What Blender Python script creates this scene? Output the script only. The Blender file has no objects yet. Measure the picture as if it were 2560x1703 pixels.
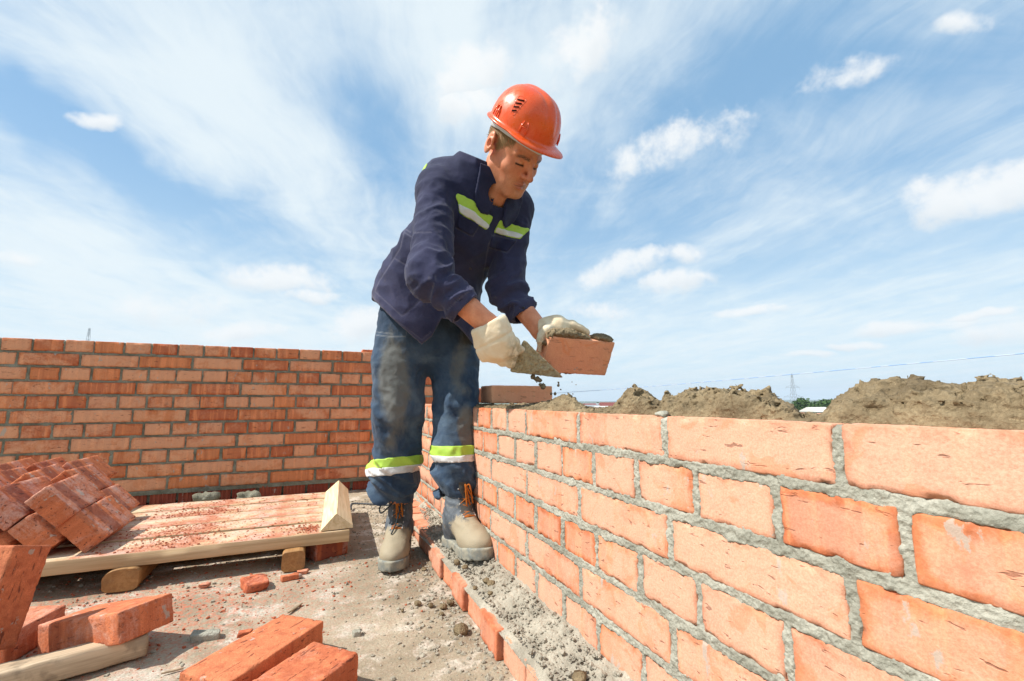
import bpy, math, os
import numpy as np
from mathutils import Matrix, Vector
SC = bpy.context.scene
COL = SC.collection
rad = math.radians
# ------------------------------------------------------------------ camera maths (photo pixels are 2560 x 1703)
FPX, PITCH, HC = 1130.0, rad(7.54), 0.575
CP, SP = math.cos(PITCH), math.sin(PITCH)
def pix(px, py, t):
    a = (px-1280)/FPX; b = -(py-851.5)/FPX
    return np.array([a*t, t*(CP-b*SP), HC+t*(SP+b*CP)])
def pixz(px, py, z):
    b = -(py-851.5)/FPX
    return pix(px, py, (z-HC)/(SP+b*CP))
YAW = rad(23.28)
N1 = np.array([math.cos(YAW), math.sin(YAW), 0.]); W2 = np.array([-math.sin(YAW), math.cos(YAW), 0.])
def pixu(px, py, u):
    a = (px-1280)/FPX; b = -(py-851.5)/FPX
    t = u/(N1[0]*a+N1[1]*(CP-b*SP))
    return pix(px, py, t)
def W(u, v, z): return N1*u+W2*v+np.array([0, 0, z])
def to_uv(p): return np.array([p@N1, p@W2, p[2]])
# ------------------------------------------------------------------ noise
_rs = np.random.RandomState(7)
_perm = np.concatenate([_rs.permutation(256)]*3).astype(np.int32)
_g = _rs.normal(size=(256, 3)).astype(np.float32); _g /= np.linalg.norm(_g, axis=1, keepdims=True)
def noise(P, scale=1.0, seed=0):
    P = (np.asarray(P, dtype=np.float32)*scale+np.float32(seed*17.31+100.0))
    shp = P.shape[:-1]; P = P.reshape(-1, 3)
    out = np.empty(len(P), np.float32)
    for s in range(0, len(P), 400000):
        Q = P[s:s+400000]
        I = np.floor(Q).astype(np.int32); Fq = Q-I; I &= 255
        w = Fq*Fq*Fq*(Fq*(Fq*6-15)+10)
        r = 0
        for dx in (0, 1):
            wx = w[:, 0] if dx else 1-w[:, 0]
            a = _perm[I[:, 0]+dx]
            for dy in (0, 1):
                wy = wx*(w[:, 1] if dy else 1-w[:, 1])
                b = _perm[a+((I[:, 1]+dy) & 255)]
                for dz in (0, 1):
                    wz = wy*(w[:, 2] if dz else 1-w[:, 2])
                    g = _g[_perm[b+((I[:, 2]+dz) & 255)]]
                    r = r+wz*(g[:, 0]*(Fq[:, 0]-dx)+g[:, 1]*(Fq[:, 1]-dy)+g[:, 2]*(Fq[:, 2]-dz))
        out[s:s+400000] = r
    return out.reshape(shp)*1.6
def fbm(P, scale=1.0, octv=4, seed=0, gain=.5):
    r = 0; a = 1.0; n = 0
    for k in range(octv):
        r = r+a*noise(P, scale*2.03**k, seed+k); n += a; a *= gain
    return r/n
def sstep(a, b, x):
    t = np.clip((x-a)/(b-a), 0, 1); return t*t*(3-2*t)
# ------------------------------------------------------------------ mesh helpers
def mk(name, V, F, mat=None, parent=None, smooth=True, attrs=None, mats=None, midx=None, flat_angle=None):
    me = bpy.data.meshes.new(name)
    V = np.asarray(V, np.float32)
    if isinstance(F, np.ndarray): Fs = [F]
    else: Fs = F
    if len(Fs) and isinstance(Fs[0], np.ndarray) and Fs[0].ndim == 2:
        loops = np.concatenate([f.ravel() for f in Fs]).astype(np.int32)
        tot = np.concatenate([np.full(len(f), f.shape[1], np.int32) for f in Fs])
    else:
        loops = np.array([i for f in Fs for i in f], np.int32); tot = np.array([len(f) for f in Fs], np.int32)
    me.vertices.add(len(V)); me.vertices.foreach_set('co', V.ravel())
    me.loops.add(len(loops)); me.loops.foreach_set('vertex_index', loops)
    me.polygons.add(len(tot))
    st = np.concatenate([[0], np.cumsum(tot)[:-1]]).astype(np.int32)
    me.polygons.foreach_set('loop_start', st); me.polygons.foreach_set('loop_total', tot)
    me.polygons.foreach_set('use_smooth', np.full(len(tot), smooth, bool))
    if attrs:
        for k, a in attrs.items():
            a = np.asarray(a, np.float32)
            if a.ndim == 2:
                at = me.attributes.new(k, 'FLOAT_VECTOR', 'POINT'); at.data.foreach_set('vector', a.ravel())
            else:
                at = me.attributes.new(k, 'FLOAT', 'POINT'); at.data.foreach_set('value', a)
    me.update(calc_edges=True)
    if mats:
        for m in mats: me.materials.append(m)
        if midx is not None: me.polygons.foreach_set('material_index', np.asarray(midx, np.int32))
    elif mat: me.materials.append(mat)
    me.validate()
    o = bpy.data.objects.new(name, me); COL.objects.link(o)
    if parent: o.parent = parent
    return o
def tag(o, label=None, cat=None, group=None, kind=None):
    if label: o['label'] = label
    if cat: o['category'] = cat
    if group: o['group'] = group
    if kind: o['kind'] = kind
    return o
def empty(name, loc=(0, 0, 0), rz=0):
    o = bpy.data.objects.new(name, None); COL.objects.link(o); o.location = loc; o.rotation_euler = (0, 0, rz)
    o.empty_display_size = .05
    return o
class MB:
    """collects pieces into one mesh"""
    def __init__(s): s.V = []; s.Q = []; s.T = []; s.n = 0; s.A = []; s.E = []
    def add(s, V, F, a=0.0, e=None):
        s.E.append(np.zeros(len(V)) if e is None else e)
        V = np.asarray(V, float); F = np.asarray(F)
        s.V.append(V); (s.Q if F.shape[1] == 4 else s.T).append(F+s.n); s.n += len(V)
        s.A.append(np.full(len(V), a) if np.isscalar(a) else np.asarray(a))
    def build(s, name, mat, parent=None, smooth=True):
        Fs = []
        if s.Q: Fs.append(np.concatenate(s.Q))
        if s.T: Fs.append(np.concatenate(s.T))
        at = {'rnd': np.concatenate(s.A)}
        if len(s.E) == len(s.V): at['edge'] = np.concatenate(s.E)
        return mk(name, np.concatenate(s.V), Fs, mat, parent, smooth, at)
_boxcache = {}
def boxgrid(nx, ny, nz):
    """surface grid of a box in [0,1]^3 with shared vertices"""
    k = (nx, ny, nz)
    if k in _boxcache: return _boxcache[k]
    idx = {}; V = []; F = []
    def vid(i, j, l):
        q = (i, j, l)
        if q not in idx: idx[q] = len(V); V.append((i/nx, j/ny, l/nz))
        return idx[q]
    for i in range(nx):
        for j in range(ny):
            F.append((vid(i, j, 0), vid(i, j+1, 0), vid(i+1, j+1, 0), vid(i+1, j, 0)))
            F.append((vid(i, j, nz), vid(i+1, j, nz), vid(i+1, j+1, nz), vid(i, j+1, nz)))
        for l in range(nz):
            F.append((vid(i, 0, l), vid(i+1, 0, l), vid(i+1, 0, l+1), vid(i, 0, l+1)))
            F.append((vid(i, ny, l), vid(i, ny, l+1), vid(i+1, ny, l+1), vid(i+1, ny, l)))
    for j in range(ny):
        for l in range(nz):
            F.append((vid(0, j, l), vid(0, j, l+1), vid(0, j+1, l+1), vid(0, j+1, l)))
            F.append((vid(nx, j, l), vid(nx, j+1, l), vid(nx, j+1, l+1), vid(nx, j, l+1)))
    _boxcache[k] = (np.array(V), np.array(F)); return _boxcache[k]
def warp01(x, n, size, bev):
    """put extra rows at the bevel"""
    e = bev/size
    i = np.rint(x*n)
    y = np.where(i <= 0, 0, np.where(i >= n, 1, e+(1-2*e)*(i-1)/max(n-2, 1)))
    return y
def rbox(L, Wd, Hh, res=.01, bev=.002, amp=.0006, seed=0, chip=.004, nscale=1.0):
    """brick-like block: centre at origin, bevelled, noisy, with chipped edges"""
    n = [max(3, int(round(s/res))+2) for s in (L, Wd, Hh)]
    V, F = boxgrid(*n)
    P = np.stack([warp01(V[:, k], n[k], s, bev) for k, s in enumerate((L, Wd, Hh))], 1)
    S = np.array([L, Wd, Hh]); P = (P-.5)*S
    C = np.clip(P, -(S/2-bev), S/2-bev); D = P-C
    ln = np.linalg.norm(D, axis=1, keepdims=True); nrm = D/np.maximum(ln, 1e-9)
    P = C+nrm*bev
    ne = (np.abs(D) > 1e-7).sum(1)   # 1 face, 2 edge, 3 corner
    nz = noise(P*nscale, 38, seed)*.6+noise(P*nscale, 110, seed+3)*.5
    P = P+nrm*(amp*nz[:, None])
    # chips: near edges
    edge_d = np.sort(S/2-np.abs(P), axis=1)[:, 1]
    cn = np.clip(noise(P*nscale, 55, seed+9)*1.0+noise(P*nscale, 150, seed+5)*.7-.15, 0, 1.5)
    k = np.exp(-np.maximum(edge_d, 0)/.003)*cn*chip
    P = P-nrm*k[:, None]-np.sign(P)*(k*.25)[:, None]*(ne >= 2)[:, None]
    return P, F
def edged(P, S):
    return np.sort(np.array(S)/2-np.abs(P), axis=1)[:, 1]
def rotm(ax, ang): return np.array(Matrix.Rotation(ang, 3, ax))
def basis(x, z):
    """rotation whose columns are x, y, z axes"""
    x = np.asarray(x, float); x = x/np.linalg.norm(x); z = np.asarray(z, float); z = z-x*(z@x); z /= np.linalg.norm(z)
    return np.stack([x, np.cross(z, x), z], 1)
def setm(o, R, loc):
    M = Matrix.Identity(4)
    for i in range(3):
        for j in range(3): M[i][j] = float(R[i, j])
        M[i][3] = float(loc[i])
    o.matrix_world = M
    return o
def tube(pts, r, n=8, closed=False, caps=True):
    pts = np.asarray(pts, float); m = len(pts)
    r = np.full(m, r) if np.isscalar(r) else np.asarray(r)
    T = np.gradient(pts, axis=0); T /= np.linalg.norm(T, axis=1, keepdims=True)
    up = np.array([0, 0, 1.]) if abs(T[0, 2]) < .9 else np.array([1., 0, 0])
    V = []; s = np.cross(T[0], up); s /= np.linalg.norm(s)
    for i in range(m):
        s = s-T[i]*(s@T[i]); s /= np.linalg.norm(s); b = np.cross(T[i], s)
        for k in range(n):
            a = 2*math.pi*k/n; V.append(pts[i]+r[i]*(math.cos(a)*s+math.sin(a)*b))
    F = []
    for i in range(m-1):
        for k in range(n):
            F.append((i*n+k, i*n+(k+1) % n, (i+1)*n+(k+1) % n, (i+1)*n+k))
    V = np.array(V); F = np.array(F)
    if caps:
        V = np.concatenate([V, pts[:1], pts[-1:]]); c0, c1 = m*n, m*n+1
        Fc = [(c0, (k+1) % n, k, c0) for k in range(n)]
        cap = [((k+1) % n, k, c0) for k in range(n)]+[((m-1)*n+k, (m-1)*n+(k+1) % n, c1) for k in range(n)]
        return V, F, np.array(cap)
    return V, F, None
def add_tube(mb, pts, r, n=8, a=0.0):
    V, F, c = tube(pts, r, n)
    n0 = mb.n; mb.V.append(V); mb.Q.append(F+n0); mb.T.append(c+n0); mb.n += len(V); mb.A.append(np.full(len(V), a))
def spline(pts, n=24):
    P = np.asarray(pts, float); m = len(P); out = []
    Q = np.concatenate([[2*P[0]-P[1]], P, [2*P[-1]-P[-2]]])
    for i in range(m-1):
        for k in range(n):
            t = k/n; a, b, c, d = Q[i:i+4]
            out.append(.5*((2*b)+(-a+c)*t+(2*a-5*b+4*c-d)*t*t+(-a+3*b-3*c+d)*t**3))
    out.append(P[-1]); return np.array(out)
# ------------------------------------------------------------------ surface nets
def surface_nets(D, xs, ys, zs):
    nx, ny, nz = D.shape
    S = D < 0
    c = np.zeros((nx-1, ny-1, nz-1), np.int8)
    for dx in (0, 1):
        for dy in (0, 1):
            for dz in (0, 1): c += S[dx:nx-1+dx, dy:ny-1+dy, dz:nz-1+dz]
    I = np.argwhere((c > 0) & (c < 8))
    vid = np.full(c.shape, -1, np.int32); vid[I[:, 0], I[:, 1], I[:, 2]] = np.arange(len(I))
    acc = np.zeros((len(I), 3)); cnt = np.zeros(len(I))
    co = [(a, b, d) for a in (0, 1) for b in (0, 1) for d in (0, 1)]
    for a in co:
        for ax in range(3):
            if a[ax]: continue
            b = list(a); b[ax] = 1
            d0 = D[I[:, 0]+a[0], I[:, 1]+a[1], I[:, 2]+a[2]]; d1 = D[I[:, 0]+b[0], I[:, 1]+b[1], I[:, 2]+b[2]]
            m = (d0 < 0) != (d1 < 0)
            t = np.where(m, d0/np.where(m, d0-d1, 1), 0)
            p = np.zeros((len(I), 3)); p[:] = a; p[:, ax] = t
            acc += p*m[:, None]; cnt += m
    acc /= cnt[:, None]
    V = np.empty((len(I), 3))
    for ax, g in enumerate((xs, ys, zs)):
        g = np.asarray(g); i = I[:, ax]; V[:, ax] = g[i]+(g[i+1]-g[i])*acc[:, ax]
    F = []
    for ax in range(3):
        o1, o2 = (ax+1) % 3, (ax+2) % 3
        sl0 = [slice(None)]*3; sl1 = [slice(None)]*3
        sl0[ax] = slice(0, -1); sl1[ax] = slice(1, None)
        ch = S[tuple(sl0)] != S[tuple(sl1)]
        E = np.argwhere(ch)
        ok = (E[:, o1] > 0) & (E[:, o2] > 0) & (E[:, o1] < D.shape[o1]-1) & (E[:, o2] < D.shape[o2]-1)
        E = E[ok]
        ins = S[tuple(E.T)]
        def g(d1, d2):
            q = E.copy(); q[:, o1] -= d1; q[:, o2] -= d2; return vid[q[:, 0], q[:, 1], q[:, 2]]
        q = np.stack([g(1, 1), g(0, 1), g(0, 0), g(1, 0)], 1)
        q[~ins] = q[~ins][:, ::-1]
        F.append(q)
    F = np.concatenate(F); F = F[(F >= 0).all(1)]
    return V, F
def mesh_sdf(fn, xs, ys, zs, block=6, margin=.01, fine=None):
    """fn(P)->distance; evaluated densely only near the surface"""
    xs, ys, zs = map(np.asarray, (xs, ys, zs)); nx, ny, nz = len(xs), len(ys), len(zs)
    D = np.empty((nx, ny, nz), np.float32)
    bx, by, bz = [np.arange(0, n, block) for n in (nx, ny, nz)]
    def cen(g, b): return np.array([(g[i]+g[min(i+block, len(g)-1)])/2 for i in b]), np.array([(g[min(i+block, len(g)-1)]-g[i])/2 for i in b])
    cx, hx = cen(xs, bx); cy, hy = cen(ys, by); cz, hz = cen(zs, bz)
    C = np.stack(np.meshgrid(cx, cy, cz, indexing='ij'), -1).reshape(-1, 3).astype(np.float32)
    hd = np.sqrt(hx[:, None, None]**2+hy[None, :, None]**2+hz[None, None, :]**2)
    d = fn(C).reshape(len(bx), len(by), len(bz))
    act = np.abs(d) < hd*1.25+margin
    base = np.where(d < 0, -1., 1.).astype(np.float32)
    D[:] = np.repeat(np.repeat(np.repeat(base, block, 0), block, 1), block, 2)[:nx, :ny, :nz]
    M = np.repeat(np.repeat(np.repeat(act, block, 0), block, 1), block, 2)[:nx, :ny, :nz]
    I = np.argwhere(M)
    vals = np.empty(len(I), np.float32)
    for s in range(0, len(I), 1500000):
        J = I[s:s+1500000]
        P = np.stack([xs[J[:, 0]], ys[J[:, 1]], zs[J[:, 2]]], 1).astype(np.float32)
        vals[s:s+1500000] = fn(P)
    D[I[:, 0], I[:, 1], I[:, 2]] = vals
    return surface_nets(D, xs, ys, zs)
def largest(V, F):
    lab = np.arange(len(V))
    for _ in range(500):
        mn = lab[F].min(1); new = lab.copy(); np.minimum.at(new, F.ravel(), np.repeat(mn, F.shape[1])); new = new[new]
        if (new == lab).all(): break
        lab = new
    l, c = np.unique(lab, return_counts=True); keep = np.isin(lab, l[c > max(200, c.max()*.02)])
    mp = np.cumsum(keep)-1; return V[keep], mp[F[keep[F[:, 0]]]]
def lap_smooth(V, F, it=1, lam=.5):
    V = V.copy(); n = len(V)
    e = np.concatenate([F[:, [i, (i+1) % F.shape[1]]] for i in range(F.shape[1])])
    e = np.concatenate([e, e[:, ::-1]])
    cnt = np.maximum(np.bincount(e[:, 0], minlength=n), 1)
    for _ in range(it):
        A = np.stack([np.bincount(e[:, 0], weights=V[e[:, 1], k], minlength=n) for k in range(3)], 1)/cnt[:, None]
        V += lam*(A-V)
    return V
def smin(a, b, k):
    h = np.clip(.5+.5*(b-a)/k, 0, 1)
    return b+(a-b)*h-k*h*(1-h)
def smax(a, b, k): return -smin(-a, -b, k)
def cone(P, a, b, ra, rb):
    a = np.asarray(a, np.float32); b = np.asarray(b, np.float32)
    ab = b-a; t = np.clip(((P-a)@ab)/(ab@ab), 0, 1)
    return np.linalg.norm(P-a-t[:, None]*ab, axis=1)-(ra+t*(rb-ra))
def econe(P, a, b, ra, rb, side, sa=1., sb=1.):
    """cone with elliptical section: ra,rb = radius along side; sa,sb = ratio of the other radius"""
    a = np.asarray(a, np.float32); b = np.asarray(b, np.float32)
    ab = b-a; L = np.linalg.norm(ab); ax = ab/L
    s = np.asarray(side, float); s = s-ax*(s@ax); s /= np.linalg.norm(s); s = s.astype(np.float32); n = np.cross(ax, s)
    q = P-a; y = q@ax; t = np.clip(y/L, 0, 1)
    r = ra+t*(rb-ra); k = sa+t*(sb-sa)
    x = q@s; z = (q@n)/k; ov = y-t*L
    return (np.sqrt(x*x+z*z+ov*ov)-r)*np.minimum(1, (1+k)/2)
def ellip(P, c, r, R=None):
    q = P-np.asarray(c, np.float32)
    if R is not None: q = q@np.asarray(R, np.float32)
    r = np.asarray(r, np.float32)
    k0 = np.linalg.norm(q/r, axis=1); k1 = np.linalg.norm(q/(r*r), axis=1)
    return k0*(k0-1)/np.maximum(k1, 1e-6)
def sbox(P, c, h, R=None, r=0.):
    q = P-np.asarray(c, np.float32)
    if R is not None: q = q@np.asarray(R, np.float32)
    q = np.abs(q)-(np.asarray(h, np.float32)-r)
    return np.linalg.norm(np.maximum(q, 0), axis=1)+np.minimum(q.max(1), 0)-r
def U(v): v = np.asarray(v, float); return v/np.linalg.norm(v)
# ------------------------------------------------------------------ node helpers and materials
class NT:
    def __init__(s, nt): s.nt = nt; s.n = nt.nodes; s.l = nt.links
    def node(s, t, **k):
        n = s.n.new(t)
        for a, v in k.items(): setattr(n, a, v)
        return n
    def link(s, a, b): s.l.new(a, b)
    def val(s, inp, v):
        if isinstance(v, bpy.types.NodeSocket): s.link(v, inp)
        else: inp.default_value = v
    def math(s, op, a, b=0.0, c=None, clamp=False):
        n = s.node('ShaderNodeMath', operation=op, use_clamp=clamp); s.val(n.inputs[0], a); s.val(n.inputs[1], b)
        if c is not None: s.val(n.inputs[2], c)
        return n.outputs[0]
    def vmath(s, op, a, b=None, sc=None):
        n = s.node('ShaderNodeVectorMath', operation=op); s.val(n.inputs[0], a)
        if b is not None: s.val(n.inputs[1], b)
        if sc is not None: s.val(n.inputs['Scale'], sc)
        return n.outputs['Value'] if op in ('DOT_PRODUCT', 'LENGTH', 'DISTANCE') else n.outputs[0]
    def noise(s, vec, scale, detail=4, rough=.55, dist=0.0, col=False):
        n = s.node('ShaderNodeTexNoise'); s.val(n.inputs['Vector'], vec); s.val(n.inputs['Scale'], scale)
        n.inputs['Detail'].default_value = detail; n.inputs['Roughness'].default_value = rough; n.inputs['Distortion'].default_value = dist
        return n.outputs['Color' if col else 'Fac']
    def voro(s, vec, scale, feature='F1', rnd=1.0, out='Distance'):
        n = s.node('ShaderNodeTexVoronoi', feature=feature); s.val(n.inputs['Vector'], vec); s.val(n.inputs['Scale'], scale)
        n.inputs['Randomness'].default_value = rnd
        return n.outputs[out]
    def ramp(s, fac, a, b, lo=0., hi=1.):
        n = s.node('ShaderNodeMapRange', interpolation_type='SMOOTHSTEP')
        s.val(n.inputs[0], fac); s.val(n.inputs[1], a); s.val(n.inputs[2], b); s.val(n.inputs[3], lo); s.val(n.inputs[4], hi)
        return n.outputs[0]
    def mix(s, f, a, b, blend='MIX'):
        n = s.node('ShaderNodeMix', data_type='RGBA', blend_type=blend)
        s.val(n.inputs[0], f)
        for i, v in ((6, a), (7, b)):
            if isinstance(v, bpy.types.NodeSocket): s.link(v, n.inputs[i])
            else: n.inputs[i].default_value = (*v, 1) if len(v) == 3 else v
        return n.outputs[2]
    def attr(s, name, out='Fac'):
        n = s.node('ShaderNodeAttribute', attribute_name=name); return n.outputs[out]
    def mapping(s, vec, scale=(1, 1, 1), rot=(0, 0, 0), loc=(0, 0, 0)):
        n = s.node('ShaderNodeMapping'); s.link(vec, n.inputs[0]); n.inputs['Scale'].default_value = scale
        n.inputs['Rotation'].default_value = rot; n.inputs['Location'].default_value = loc
        return n.outputs[0]
    def bump(s, h, strength=.5, dist=.01, normal=None):
        n = s.node('ShaderNodeBump'); s.link(h, n.inputs['Height']); s.val(n.inputs['Strength'], strength); n.inputs['Distance'].default_value = dist
        if normal: s.link(normal, n.inputs['Normal'])
        return n.outputs[0]
def mat(name, spec=.3):
    m = bpy.data.materials.new(name); m.use_nodes = True
    t = NT(m.node_tree); b = [n for n in t.n if n.type == 'BSDF_PRINCIPLED'][0]
    b.inputs['Specular IOR Level'].default_value = spec
    tc = t.node('ShaderNodeTexCoord')
    return m, t, b, tc.outputs['Object']
def m_plain(name, col, rough=.6, spec=.3, var=.15, vscale=30, bump=0., bscale=200, metal=0.):
    m, t, b, co = mat(name, spec)
    n = t.noise(co, vscale, 5)
    c = t.mix(n, tuple(x*(1-var) for x in col), tuple(min(1, x*(1+var)) for x in col))
    t.link(c, b.inputs['Base Color']); b.inputs['Roughness'].default_value = rough; b.inputs['Metallic'].default_value = metal
    if bump: t.link(t.bump(t.noise(co, bscale, 4), bump, .002), b.inputs['Normal'])
    return m
def m_brick(name, pale=.45, red=(.36, .085, .04), org=(.52, .17, .075), white=(.72, .46, .36), streakdir=2, crack=1.0, wall=True, bands=False, mott=0.45, core=.0, bl=.62, cdir=0, smear=.5, streak=.5):
    m, t, b, co = mat(name, .25)
    if wall: r = t.attr('rnd')
    else:
        oi = t.node('ShaderNodeObjectInfo'); r = oi.outputs['Random']
    off = t.node('ShaderNodeCombineXYZ')
    t.link(t.math('MULTIPLY', r, 37.0), off.inputs[0]); t.link(t.math('MULTIPLY', r, 71.0), off.inputs[1]); t.link(t.math('MULTIPLY', r, 53.0), off.inputs[2])
    v = t.vmath('ADD', co, off.outputs[0])
    r2 = t.math('FRACT', t.math('MULTIPLY', r, 17.37)); r3 = t.math('FRACT', t.math('MULTIPLY', r, 91.73))
    big = t.noise(v, 9, 4, .6)
    base = t.mix(t.math('ADD', t.math('MULTIPLY', big, .7), t.math('SUBTRACT', t.math('MULTIPLY', r2, 1.0), .28), clamp=True), red, org)
    # vertical/extrusion streaks
    sc = [44, 44, 44]; sc[streakdir] = 3
    st = t.noise(t.mapping(v, tuple(sc)), 1.0, 3, .6)
    base = t.mix(t.ramp(st, .48, .66, 0, streak), base, tuple(min(.9, x*1.4) for x in org)); base = t.mix(t.ramp(st, .34, .46, .45, 0), base, tuple(x*.8 for x in red))
    # pale bloom
    blo = t.noise(v, 7, 6, .7, .6)
    thr = t.math('SUBTRACT', 1.02-pale*.75, t.math('MULTIPLY', r3, .42))
    bm = t.ramp(t.math('ADD', blo, t.math('MULTIPLY', t.noise(v, 120, 3), .22)), t.math('SUBTRACT', thr, .02), t.math('ADD', thr, .22))
    base = t.mix(t.math('MULTIPLY', bm, bl), base, white)
    if bands:
        # firing bands across the long face: dark purple and frosted stripes
        sx = t.node('ShaderNodeSeparateXYZ'); t.link(co, sx.inputs[0])
        xx = t.math('ADD', sx.outputs[0], t.math('MULTIPLY', t.math('SUBTRACT', r, .5), .09))
        xx = t.math('ADD', xx, t.math('MULTIPLY', t.math('SUBTRACT', t.noise(v, 25, 3), .5), .012))
        d = t.math('ABSOLUTE', t.math('SUBTRACT', xx, -.03)); dark = t.ramp(d, .026, .034, .55, 0)
        d2 = t.math('ABSOLUTE', t.math('SUBTRACT', xx, .045)); lite = t.ramp(d2, .02, .027, .45, 0)
        d3 = t.math('ABSOLUTE', t.math('SUBTRACT', xx, -.085)); lite2 = t.ramp(d3, .006, .012, .5, 0)
        nz = t.ramp(t.noise(v, 60, 4), .3, .6)
        base = t.mix(dark, base, (.13, .035, .035))
        base = t.mix(t.math('MULTIPLY', t.math('ADD', lite, lite2), nz), base, (.62, .42, .37))
    if wall:
        ed = t.math('ADD', t.attr('edge'), t.math('MULTIPLY', t.math('SUBTRACT', t.noise(v, 30, 5, .65, .5), .5), .030))
        cen = t.ramp(ed, .004, .016)
        base = t.mix(t.math('MULTIPLY', cen, core), base, white)
        base = t.mix(t.ramp(ed, .000, .008, .35, 0), base, tuple(x*.8 for x in red))
    # fine speckle and dark pores
    sp = t.noise(v, 400, 2, .7)
    base = t.mix(t.ramp(sp, .3, .75, 0.0, mott), base, tuple(x*.72 for x in red))
    cs = [120, 120, 120]; cs[cdir] = 30
    ck = t.noise(t.mapping(v, tuple(cs)), 1.0, 3, .6, .4)
    cm = t.ramp(ck, .30+(.0 if wall else .035), .36+(.0 if wall else .03), 1, 0)
    base = t.mix(t.math('MULTIPLY', cm, .6*crack, clamp=True), base, (.10, .03, .02))
    # grey mortar smears
    bt = t.ramp(t.noise(v, 13, 6, .62, 1.2), .56, .61, 0, .42)
    base = t.mix(bt, base, tuple(x*.95 for x in org))
    sm = t.ramp(t.math('ADD', t.noise(t.mapping(v, (1, 1, .6)), 26, 6, .66), t.math('MULTIPLY', r2, .05)), .665+(.5-smear)*.1, .70+(.5-smear)*.1)
    base = t.mix(t.math('MULTIPLY', sm, .72), base, (.40, .385, .33))
    t.link(base, b.inputs['Base Color'])
    b.inputs['Roughness'].default_value = .8
    h = t.math('ADD', t.math('MULTIPLY', t.noise(v, 150, 5, .65), .8), t.math('MULTIPLY', cm, -.9*crack))
    t.link(t.bump(h, .6, .0022 if wall else .0038), b.inputs['Normal'])
    return m
def m_mortar(name, c0=(.30, .29, .25), c1=(.50, .48, .42), grain=1.0, rough=.9):
    m, t, b, co = mat(name, .2)
    n = t.noise(co, 14, 6, .65); g = t.noise(co, 260, 4, .7); v = t.voro(co, 190)
    c = t.mix(t.ramp(n, .3, .7), c0, c1)
    c = t.mix(t.ramp(g, .35, .75, 0, .45), c, tuple(x*.62 for x in c0))
    c = t.mix(t.ramp(v, .12, .22, .35, 0), c, tuple(min(1, x*1.3) for x in c1))
    t.link(c, b.inputs['Base Color']); b.inputs['Roughness'].default_value = rough
    h = t.math('ADD', t.math('MULTIPLY', g, .8), t.math('MULTIPLY', v, .7))
    t.link(t.bump(h, .8*grain, .003), b.inputs['Normal'])
    return m
def m_wood(name, c0=(.55, .38, .20), c1=(.78, .60, .38), axis=0, dust=0.0, dark=0.0, ends=True):
    m, t, b, co = mat(name, .3)
    oi = t.node('ShaderNodeObjectInfo')
    v = t.vmath('ADD', co, t.vmath('SCALE', (3.1, 7.7, 5.3), sc=oi.outputs['Random']))
    sc = [90, 90, 90]; sc[axis] = 3.0
    g = t.noise(t.mapping(v, tuple(sc)), 1.0, 4, .6, .6)
    w = t.noise(t.mapping(v, tuple(x/6 for x in sc)), 1.0, 3, .5, .8)
    c = t.mix(t.ramp(g, .3, .7), c0, c1)
    c = t.mix(t.ramp(w, .45, .7, 0, .45), c, tuple(x*.75 for x in c0))
    kn = t.ramp(t.voro(t.mapping(v, (4, 14, 14) if axis == 0 else (14, 4, 14)), 1.0), .06, .12, .8, 0)
    c = t.mix(kn, c, (.16, .08, .03))
    if dark: c = t.mix(t.ramp(t.noise(v, 18, 5), .5, .62, 0, dark), c, (.12, .09, .06))
    if dust:
        geo = t.node('ShaderNodeNewGeometry'); s = t.node('ShaderNodeSeparateXYZ'); t.link(geo.outputs['Normal'], s.inputs[0])
        up = t.ramp(s.outputs[2], .6, .9); c = t.mix(t.math('MULTIPLY', up, t.ramp(t.noise(co, 3.5, 4), .35, .6, .0, .22)), c, (.40, .20, .13))
        d1 = t.ramp(t.math('ADD', t.noise(co, 7, 5, .7), t.math('MULTIPLY', t.noise(co, 160, 3), .45)), .65, .80)
        d2 = t.ramp(t.math('ADD', t.noise(t.vmath('ADD', co, (4, 2, 1)), 9, 5, .7), t.math('MULTIPLY', t.noise(co, 220, 3), .4)), .66, .78)
        c = t.mix(t.math('MULTIPLY', t.math('MULTIPLY', d1, up), .85*dust), c, (.44, .145, .08))
        c = t.mix(t.math('MULTIPLY', t.math('MULTIPLY', d2, up), .32*dust), c, (.74, .64, .55))
    t.link(c, b.inputs['Base Color']); b.inputs['Roughness'].default_value = .7
    t.link(t.bump(g, .35, .002), b.inputs['Normal'])
    return m
def m_ground():
    m, t, b, co = mat('dusty_concrete', .2)
    n = t.noise(co, 2.2, 7, .62, .3); n2 = t.noise(co, 9, 6, .65); g = t.noise(co, 180, 4, .7); g2 = t.noise(co, 60, 4, .7)
    c = t.mix(t.ramp(n, .38, .64), (.25, .205, .14), (.45, .385, .285))
    c = t.mix(t.ramp(n2, .5, .68, 0, .6), c, (.33, .325, .27))
    c = t.mix(t.ramp(t.math('ADD', n2, t.math('MULTIPLY', g2, .3)), .64, .80, 0, .7), c, (.64, .58, .49))
    c = t.mix(t.ramp(g, .35, .7, 0, .5), c, (.20, .17, .13))
    # brick dust round the pallet and the loose bricks
    d = t.attr('dust')
    dm = t.math('MULTIPLY', d, t.ramp(t.math('ADD', g2, t.math('MULTIPLY', g, .5)), .68, .86))
    c = t.mix(dm, c, (.46, .15, .085))
    v = t.voro(co, 120)
    c = t.mix(t.ramp(v, .10, .2, .3, 0), c, (.62, .57, .5))
    t.link(c, b.inputs['Base Color']); b.inputs['Roughness'].default_value = .92
    h = t.math('ADD', t.math('ADD', t.math('MULTIPLY', g, .7), t.math('MULTIPLY', g2, .8)), t.math('MULTIPLY', v, -.4))
    t.link(t.bump(h, .7, .004), b.inputs['Normal'])
    return m
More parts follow.
